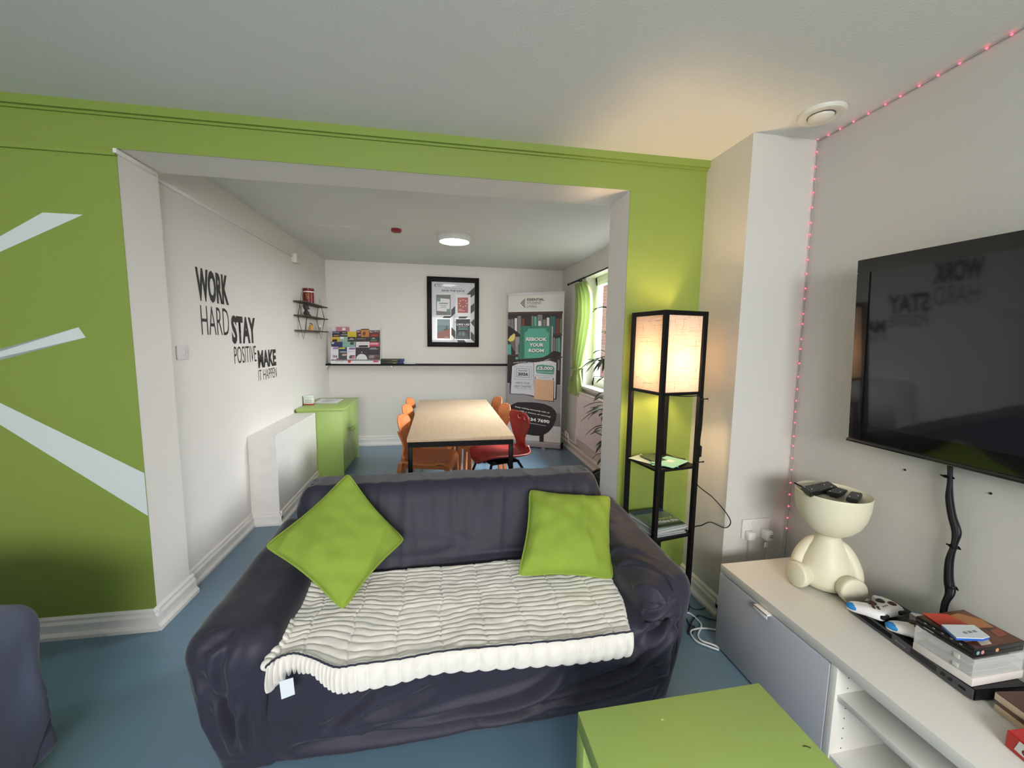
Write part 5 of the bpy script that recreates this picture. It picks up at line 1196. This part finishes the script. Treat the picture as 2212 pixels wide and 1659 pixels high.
# ------------------------------------------------------------------ seated figure planter
FG = M('cream plastic planter', (214, 210, 186), .45, spec=.4)
fc = Vector((1.612, 1.342, 0)); fw_ = Vector((-.69, -.72, 0)).normalized(); lt = Vector((-fw_.y * -1, fw_.x * -1, 0)); lt = Vector((fw_.y, -fw_.x, 0))
if lt.dot(Vector((-.64, .77, 0))) < 0: lt = -lt
fg = thing('figure_planter', 'cream seated figure shaped planter with bowl head at the end of the tv bench', 'planter', (fc.x, fc.y, .41))
zb = .4105
b = B(); b.lathe([(0, 0), (.07, 0), (.092, .012), (.100, .04), (.098, .075), (.086, .12), (.068, .165), (.052, .195), (.044, .212), (.040, .222), (0, .224)], fc + Vector((0, 0, zb)), 48); b.obj('torso', FG, fg, ang=80)
b = B(); zc = zb + .222; b.lathe([(0, 0), (.030, 0), (.052, .007), (.080, .026), (.103, .054), (.119, .092), (.127, .135), (.1295, .178), (.130, .183), (.128, .186), (.125, .185), (.123, .181), (.119, .177), (0, .176)], fc + Vector((0, 0, zc)), 64); b.obj('head_bowl', FG, fg, ang=60)
TRAYZ = zc + .176
for s in (1, -1):
    sd = lt * s
    pts = [fc + sd * .030 + Vector((0, 0, zb + .190)), fc + sd * .058 + Vector((0, 0, zb + .165)), fc + sd * .086 + fw_ * .012 + Vector((0, 0, zb + .115)), fc + sd * .100 + fw_ * .03 + Vector((0, 0, zb + .070)), fc + sd * .094 + fw_ * .055 + Vector((0, 0, zb + .045))]
    B().tube(pts, lambda t: .013 + .015 * math.sin(math.pi * min(1, .15 + t * .8)), 18, smooth=7).obj('arm', FG, fg, ang=80)
    dr_ = (fw_ * (.66 if s > 0 else .80) + sd * (.75 if s > 0 else .60)).normalized()
    b = B(); p0 = fc + fw_ * .02 + sd * .03 + Vector((0, 0, zb + .046)); p1 = fc + dr_ * .145 + Vector((0, 0, zb + .0525))
    q = Vector((0, 0, 1)).rotation_difference((p1 - p0).normalized()).to_matrix().to_4x4(); L = (p1 - p0).length
    b.lathe([(0, 0), (.040, 0), (.042, L * .5), (.043, L - .045), (.0500, L - .028), (.0520, L - .010), (.0505, L - .004), (.046, L), (0, L + .001)], p0, 36, q); b.obj('leg', FG, fg, ang=50)

# remotes lying in the bowl head
RM1 = M('black remote plastic', (20, 19, 20), .35); BTN = M('grey remote button', (92, 90, 96), .5); BTNW = M('pale remote button', (180, 178, 176), .5)
def remote(lb, px, z, th, nb, taper=0.0):
    P = [onz(u, v, z) for u, v in px]; c = sum(P, Vector()) / 4
    t = thing('remote_control', lb, 'remote control', (c.x, c.y, z - th), 'remote controls on the planter')
    b = B(); low = [c + (p - c) * (1 - taper) + Vector((0, 0, -th)) for p in P]; b.hexa(low, P); bmesh.ops.bevel(b.bm, geom=b.bm.edges[:], offset=.003, segments=3, affect='EDGES'); b.obj('remote_body', RM1, t)
    nx, ny = nb
    for i in range(nx):
        for j in range(ny):
            u = (i + .7) / (nx + .4); v = (j + .7) / (ny + .4); p = (P[3].lerp(P[2], u)).lerp(P[0].lerp(P[1], u), v)
            B().cyl(p + Vector((0, 0, -.001)), p + Vector((0, 0, .0016)), .0026, seg=8).obj('button', BTNW if (i * 3 + j * 5) % 11 == 0 else BTN, t)
zt = TRAYZ
remote('large black television remote at the left of the planter bowl', [(1789, 1038.6), (1810, 1051), (1751, 1065), (1730, 1050.5)], zt + .024, .020, (4, 9))
remote('medium glossy black remote in the middle of the planter bowl', [(1808, 1051.5), (1833, 1058.5), (1813, 1067.5), (1782.7, 1061)], zt + .026, .024, (3, 4), .35)
remote('small black remote at the right of the planter bowl', [(1838.3, 1060.3), (1863.7, 1064.8), (1853.7, 1080), (1827.5, 1074)], zt + .019, .018, (3, 3))
t = tag(B().tube([onz(1716, 1043, zt + .018), onz(1732, 1051, zt + .012)], .0035, 8).obj('stylus', RM1), 'thin black stick poking out beside the large remote on the planter rim', 'stick')

# ------------------------------------------------------------------ disc player with things on it
DP = thing('disc_player', 'slim black disc player on the white tv bench', 'disc player', (1.61, .98, .41))
a = Vector((1.537, 1.178, 0)); c = Vector((1.500, .786, 0)); dx_ = (c - a).normalized(); dy_ = Vector((-dx_.y, dx_.x, 0)); 
if dy_.x < 0: dy_ = -dy_
DL = (c - a).length; DD = .185
def DPt(s, d, z): return a + dx_ * s + dy_ * d + Vector((0, 0, z))
def dbox(b, s0, s1, d0, d1, z0, z1): return b.hexa([DPt(s0, d0, z0), DPt(s1, d0, z0), DPt(s1, d1, z0), DPt(s0, d1, z0)], [DPt(s0, d0, z1), DPt(s1, d0, z1), DPt(s1, d1, z1), DPt(s0, d1, z1)])
b = B(); dbox(b, 0, DL, .004, DD, .413, .448); bmesh.ops.bevel(b.bm, geom=b.bm.edges[:], offset=.003, segments=2, affect='EDGES'); b.obj('casing', M('black player casing', (14, 14, 16), .4, spec=.3), DP)
FPM = M('grey player fascia', (84, 84, 88), .35, metal=.4)
b = B(); dbox(b, .003, DL - .003, 0, .005, .416, .446); b.obj('fascia', FPM, DP, smooth=False)
b = B(); dbox(b, .035, .165, -.001, .001, .424, .440); b.obj('disc_slot', BLACK, DP, smooth=False)
b = B(); dbox(b, .225, .300, -.001, .001, .422, .440); b.obj('display', M('dark display', (30, 30, 36), .15), DP, smooth=False)
for s in (.018, .318, .336): B().cyl(DPt(s, -.0025, .431), DPt(s, .001, .431), .0055, seg=14).obj('button', RM1, DP)
b = B(); dbox(b, .358, .375, -.001, .001, .428, .434); b.obj('usb_slot', BLACK, DP, smooth=False)
dpp = Plane(DPt(0, -.0006, 0), dx_, n=-dy_); dpp.text('player_mark', 'Bluray', (.178, .434, .212, .426), M('pale player mark', (160, 160, 164), .5), DP, px=False, off=.0006)
for s in (.03, DL - .03):
    for d in (.03, DD - .03): B().cyl(DPt(s, d, .41), DPt(s, d, .414), .008, seg=10).obj('foot', BLACK, DP)
BLU = M('bright blue rubber', (28, 124, 190), .5); CW = M('white controller plastic', (228, 226, 226), .35)
def controller(loc, yaw, label, tiltx=0):
    t = thing('game_controller', label, 'game controller', (0, 0, 0), 'white game controllers')
    half = [(0, .040), (.030, .042), (.052, .046), (.064, .036), (.074, .010), (.082, -.024), (.084, -.050), (.076, -.062), (.062, -.060), (.048, -.040), (.034, -.022), (.016, -.018), (0, -.018)]
    out = [Vector((x, y, 0)) for x, y in half] + [Vector((-x, y, 0)) for x, y in half[::-1][1:-1]]
    o2 = crom(out, 5, True); b = B()
    n_ = len(o2); lay = [(.86, -.012), (.97, -.006), (1.0, .004), (.975, .014), (.90, .020), (.78, .0225)]
    rings = []
    for k, z in lay: rings.append([b.bm.verts.new(Vector((p.x * k, (p.y) * k, z - .010 * max(0, -p.y / .06) + .002))) for p in o2])
    for A_, C_ in zip(rings, rings[1:]):
        for j in range(n_): b.bm.faces.new((A_[j], A_[(j + 1) % n_], C_[(j + 1) % n_], C_[j]))
    b.bm.faces.new(rings[0][::-1]); b.bm.faces.new(rings[-1]); b.obj('controller_body', CW, t, ang=60)
    for s in (-1, 1):
        b = B(); b.sph((s * .0735, -.040, .003), .017, (.86, 1.35, .72), rot=Matrix.Rotation(R(12 * s), 3, 'Z')); b.obj('blue_grip', BLU, t)
        b = B(); b.box((s * .045 - .017, .034, .000), (s * .045 + .017, .050, .015), .005); b.obj('bumper', RM1, t)
    DR_ = M('dark red brown stick', (60, 22, 20), .4)
    for x, y, r, mt in ((-.040, .016, .0115, DR_), (.022, -.010, .0115, DR_), (-.022, -.010, .012, RM1)):
        b = B(); b.lathe([(r * 1.15, .021), (r * 1.1, .026), (r * .8, .028), (r * .6, .026), (0, .0262)], (x, y, 0), 20); b.obj('thumb_stick', mt, t)
    for dx2, dy2 in ((0, .009), (0, -.009), (.009, 0), (-.009, 0)): B().cyl((.042 + dx2, .014 + dy2, .020), (.042 + dx2, .014 + dy2, .0265), .0042, seg=12).obj('button', RM1, t)
    for x in (-.010, 0, .010): B().cyl((x, .018, .022), (x, .018, .0258), .0025, seg=8).obj('button', RM1, t)
    t.location = loc; t.rotation_euler = (tiltx, 0, yaw); return t
# bumpers towards the room, grips towards the wall
g1 = onz(1900, 1318, .475)
controller((1.578, 1.100, .464), R(187), 'white game controller with blue grip at the near end of the disc player', R(4))
g2 = onz(1978, 1352, .475)
controller((1.612, .993, .464), R(190), 'white game controller with blue grip tucked under the dvd case', R(4))

# stack on the player: white box, clear boxes, two dvd cases, booklet, white game case
CLR = bpy.data.materials.new('clear plastic'); CLR.use_nodes = True; pn = CLR.node_tree.nodes['Principled BSDF']
pn.inputs['Base Color'].default_value = (.80, .82, .80, 1); pn.inputs['Roughness'].default_value = .12; pn.inputs['Alpha'].default_value = .28
sx0, sx1, sy0, sy1 = 1.508, 1.702, .800, .944
t = B().box((sx0 - .002, sy0 - .004, .4485), (sx1, sy1, .474), .002).obj('white_case', M('white case', (206, 200, 196), .4)); tag(t, 'flat white plastic case at the bottom of the stack on the disc player', 'case')
def clearbox(lb, z0, z1):
    t = thing('clear_box', lb, 'plastic box', ((sx0 + sx1) / 2, (sy0 + sy1) / 2, z0), 'clear plastic boxes in the stack')
    w = .0015; b = B()
    b.box((sx0, sy0, z0), (sx1, sy1, z0 + w)); b.box((sx0, sy0, z0 + w), (sx0 + w, sy1, z1)); b.box((sx1 - w, sy0, z0 + w), (sx1, sy1, z1)); b.box((sx0 + w, sy0, z0 + w), (sx1 - w, sy0 + w, z1)); b.box((sx0 + w, sy1 - w, z0 + w), (sx1 - w, sy1, z1))
    b.obj('box_walls', CLR, t, smooth=False)
    b = B(); b.box((sx0 - .003, sy0 + .03, z0 + .004), (sx0, sy0 + .045, z0 + .018), .001); b.obj('clasp', M('clasp plastic', (190, 190, 186), .3), t); 
    b = B(); b.box((sx0 + .01, sy0 + .012, z0 + .002), (sx1 - .012, sy1 - .012, z0 + .004)); b.obj('paper_insert', M('pale insert', (176, 176, 172), .5), t, smooth=False)
clearbox('lower clear plastic box in the stack on the disc player', .4745, .502); clearbox('upper clear plastic box in the stack under the dvd cases', .5025, .5295)
def dvd(lb, z, top_):
    t = thing('dvd_case', lb, 'dvd case', ((sx0 + sx1) / 2, (sy0 + sy1) / 2, z), 'dvd cases in the stack')
    B().box((sx0 + .003, sy0 + .005, z), (sx1 + .003, sy1 + .003, z + .0145), .0012).obj('case', M('black dvd plastic', (20, 18, 18), .3), t)
    if top_:
        dpl = Plane((0, 0, z + .0147), (1, 0, 0), (0, 1, 0), (0, 0, 1))
        B().box((sx0 + .012, sy0 + .006, z + .0146), (sx1 + .001, sy1 + .001, z + .0152)).obj('cover_art', M('brown cover art', (96, 56, 34), .3, var=.6, vscale=16), t, smooth=False)
        for nm, pts, cc in (('cover_patch', [(1.60, .90), (1.62, .93), (1.66, .935), (1.70, .90), (1.69, .865), (1.64, .87)], (168, 112, 62)), ('cover_patch', [(1.55, .812), (1.59, .812), (1.61, .835), (1.57, .842)], (206, 190, 168)), ('cover_patch', [(1.65, .83), (1.69, .835), (1.70, .86), (1.66, .856)], (140, 70, 50)), ('cover_patch', [(1.52, .83), (1.545, .83), (1.55, .85), (1.525, .852)], (130, 116, 110))):
            dpl.poly(nm, pts, M('art %d %d %d' % cc, cc, .35), t, off=.0007, th=.0002, px=False)
    sp_ = Plane((sx0 + .003, 0, 0), (0, -1, 0), n=(-1, 0, 0)); 
    b = B()
    for k in range(5 if top_ else 1): b.box((sx0 + .0022, .925 - k * .022, z + .006), (sx0 + .003, .919 - k * .022 - (.02 if not top_ else 0), z + .009))
    b.obj('spine_mark', M('spine print', (150, 146, 140), .5), t, smooth=False)
    if top_:
        for k, (x, cc) in enumerate(((1.528, (110, 150, 160)), (1.545, (190, 130, 130)), (1.60, (196, 140, 96)))):
            B().cyl((x, sy0 + .005, z + .0005), (x, sy0 + .0044, z + .0005), .006, seg=12).obj('spine_badge', M('badge %d' % k, cc, .5), t, smooth=False)
dvd('black dvd case lying directly under the top case of the stack', .5298, False); dvd('dvd case with brown cover art at the top of the stack', .5445, True)
q = [onz(u, v, .562) for u, v in ((1992, 1325), (2045, 1327), (2092, 1350), (2034, 1353))]
b = B(); b.prism(q, (0, 0, .0015)); tag(b.obj('red_booklet', M('orange red booklet', (198, 74, 54), .45), smooth=False), 'orange red booklet lying on the brown dvd cover', 'booklet')
t = thing('game_case', 'small white plastic case with blue edge on top of the dvd stack', 'game case', tuple(onz(2085, 1360, .565)))
q = [onz(u, v, .577) for u, v in ((2034, 1349), (2104, 1350), (2138, 1375), (2124, 1379), (2066, 1377))]
b = B(); b.prism([p + Vector((0, 0, -.009)) for p in q], (0, 0, .007)); b.obj('blue_edge', M('blue plastic', (34, 90, 180), .4), t, smooth=False)
b = B(); b.prism([p + Vector((0, 0, -.0022)) for p in q], (0, 0, .0024)); b.obj('white_cover', M('white game cover', (208, 216, 220), .35), t, smooth=False)
cq = sum(q, Vector()) / 5; b = B()
for k in range(3): b.prism([cq + Vector((-.02 + k * .018, -.004, .0003)), cq + Vector((-.008 + k * .018, -.004, .0003)), cq + Vector((-.008 + k * .018, .004, .0003)), cq + Vector((-.02 + k * .018, .004, .0003))], (0, 0, .0002))
b.obj('faint_print', GREYINK, t, smooth=False)
# brown board books and red box at the right edge
PG2 = M('cream page edge', (206, 190, 160), .7); BRN = M('dark brown cover', (84, 58, 46), .45)
def bk(lb, pts, z, th):
    P = [Vector((x, y, z)) for x, y in pts]; c = sum(P, Vector()) / 4
    t = thing('board_book', lb, 'book', tuple(c), 'brown board books at the right edge')
    b = B(); b.prism(P, (0, 0, th - .002)); b.obj('pages', PG2, t, smooth=False)
    b = B(); b.prism([p + Vector((0, 0, th - .002)) for p in P], (0, 0, .002)); b.obj('cover', BRN, t, smooth=False)
bk('lower brown board book with cream page edges at the right edge of the picture', [(1.530, .758), (1.50, .60), (1.66, .57), (1.69, .730)], .4105, .022)
bk('upper brown board book resting on the lower one at the right edge', [(1.545, .768), (1.515, .60), (1.67, .59), (1.70, .745)], .433, .022)
rb = thing('game_box', 'red box with white script label at the bottom right corner', 'box', (1.46, .62, .41))
P = [Vector((1.420, .676, .4105)), Vector((1.385, .52, .4105)), Vector((1.50, .49, .4105)), Vector((1.535, .668, .4105))]
b = B(); b.prism(P, (0, 0, .045)); bmesh.ops.bevel(b.bm, geom=b.bm.edges[:], offset=.002, segments=2, affect='EDGES'); b.obj('box_body', M('red card box', (186, 44, 40), .45), rb)
rpl = Plane(P[0], P[1] - P[0], n=Vector((-1, .2, 0))); 
rpl.poly('white_label', [(.020, .012), (.115, .006), (.115, .04), (.028, .042)], M('label white', (214, 218, 216), .5), rb, off=.0006, px=False)
rpl.text('label_script', 'Gi', (.035, .036, .075, .014), M('dark red script', (96, 36, 50), .5), rb, off=.0014, px=False, shear=.3)
tpl = Plane(P[0] + Vector((0, 0, .045)), P[1] - P[0], P[3] - P[0], (0, 0, 1)); tpl.poly('white_label', [(.05, .03), (.12, .03), (.12, .08), (.04, .09)], M('label white', (214, 218, 216), .5), rb, off=.0004, px=False)
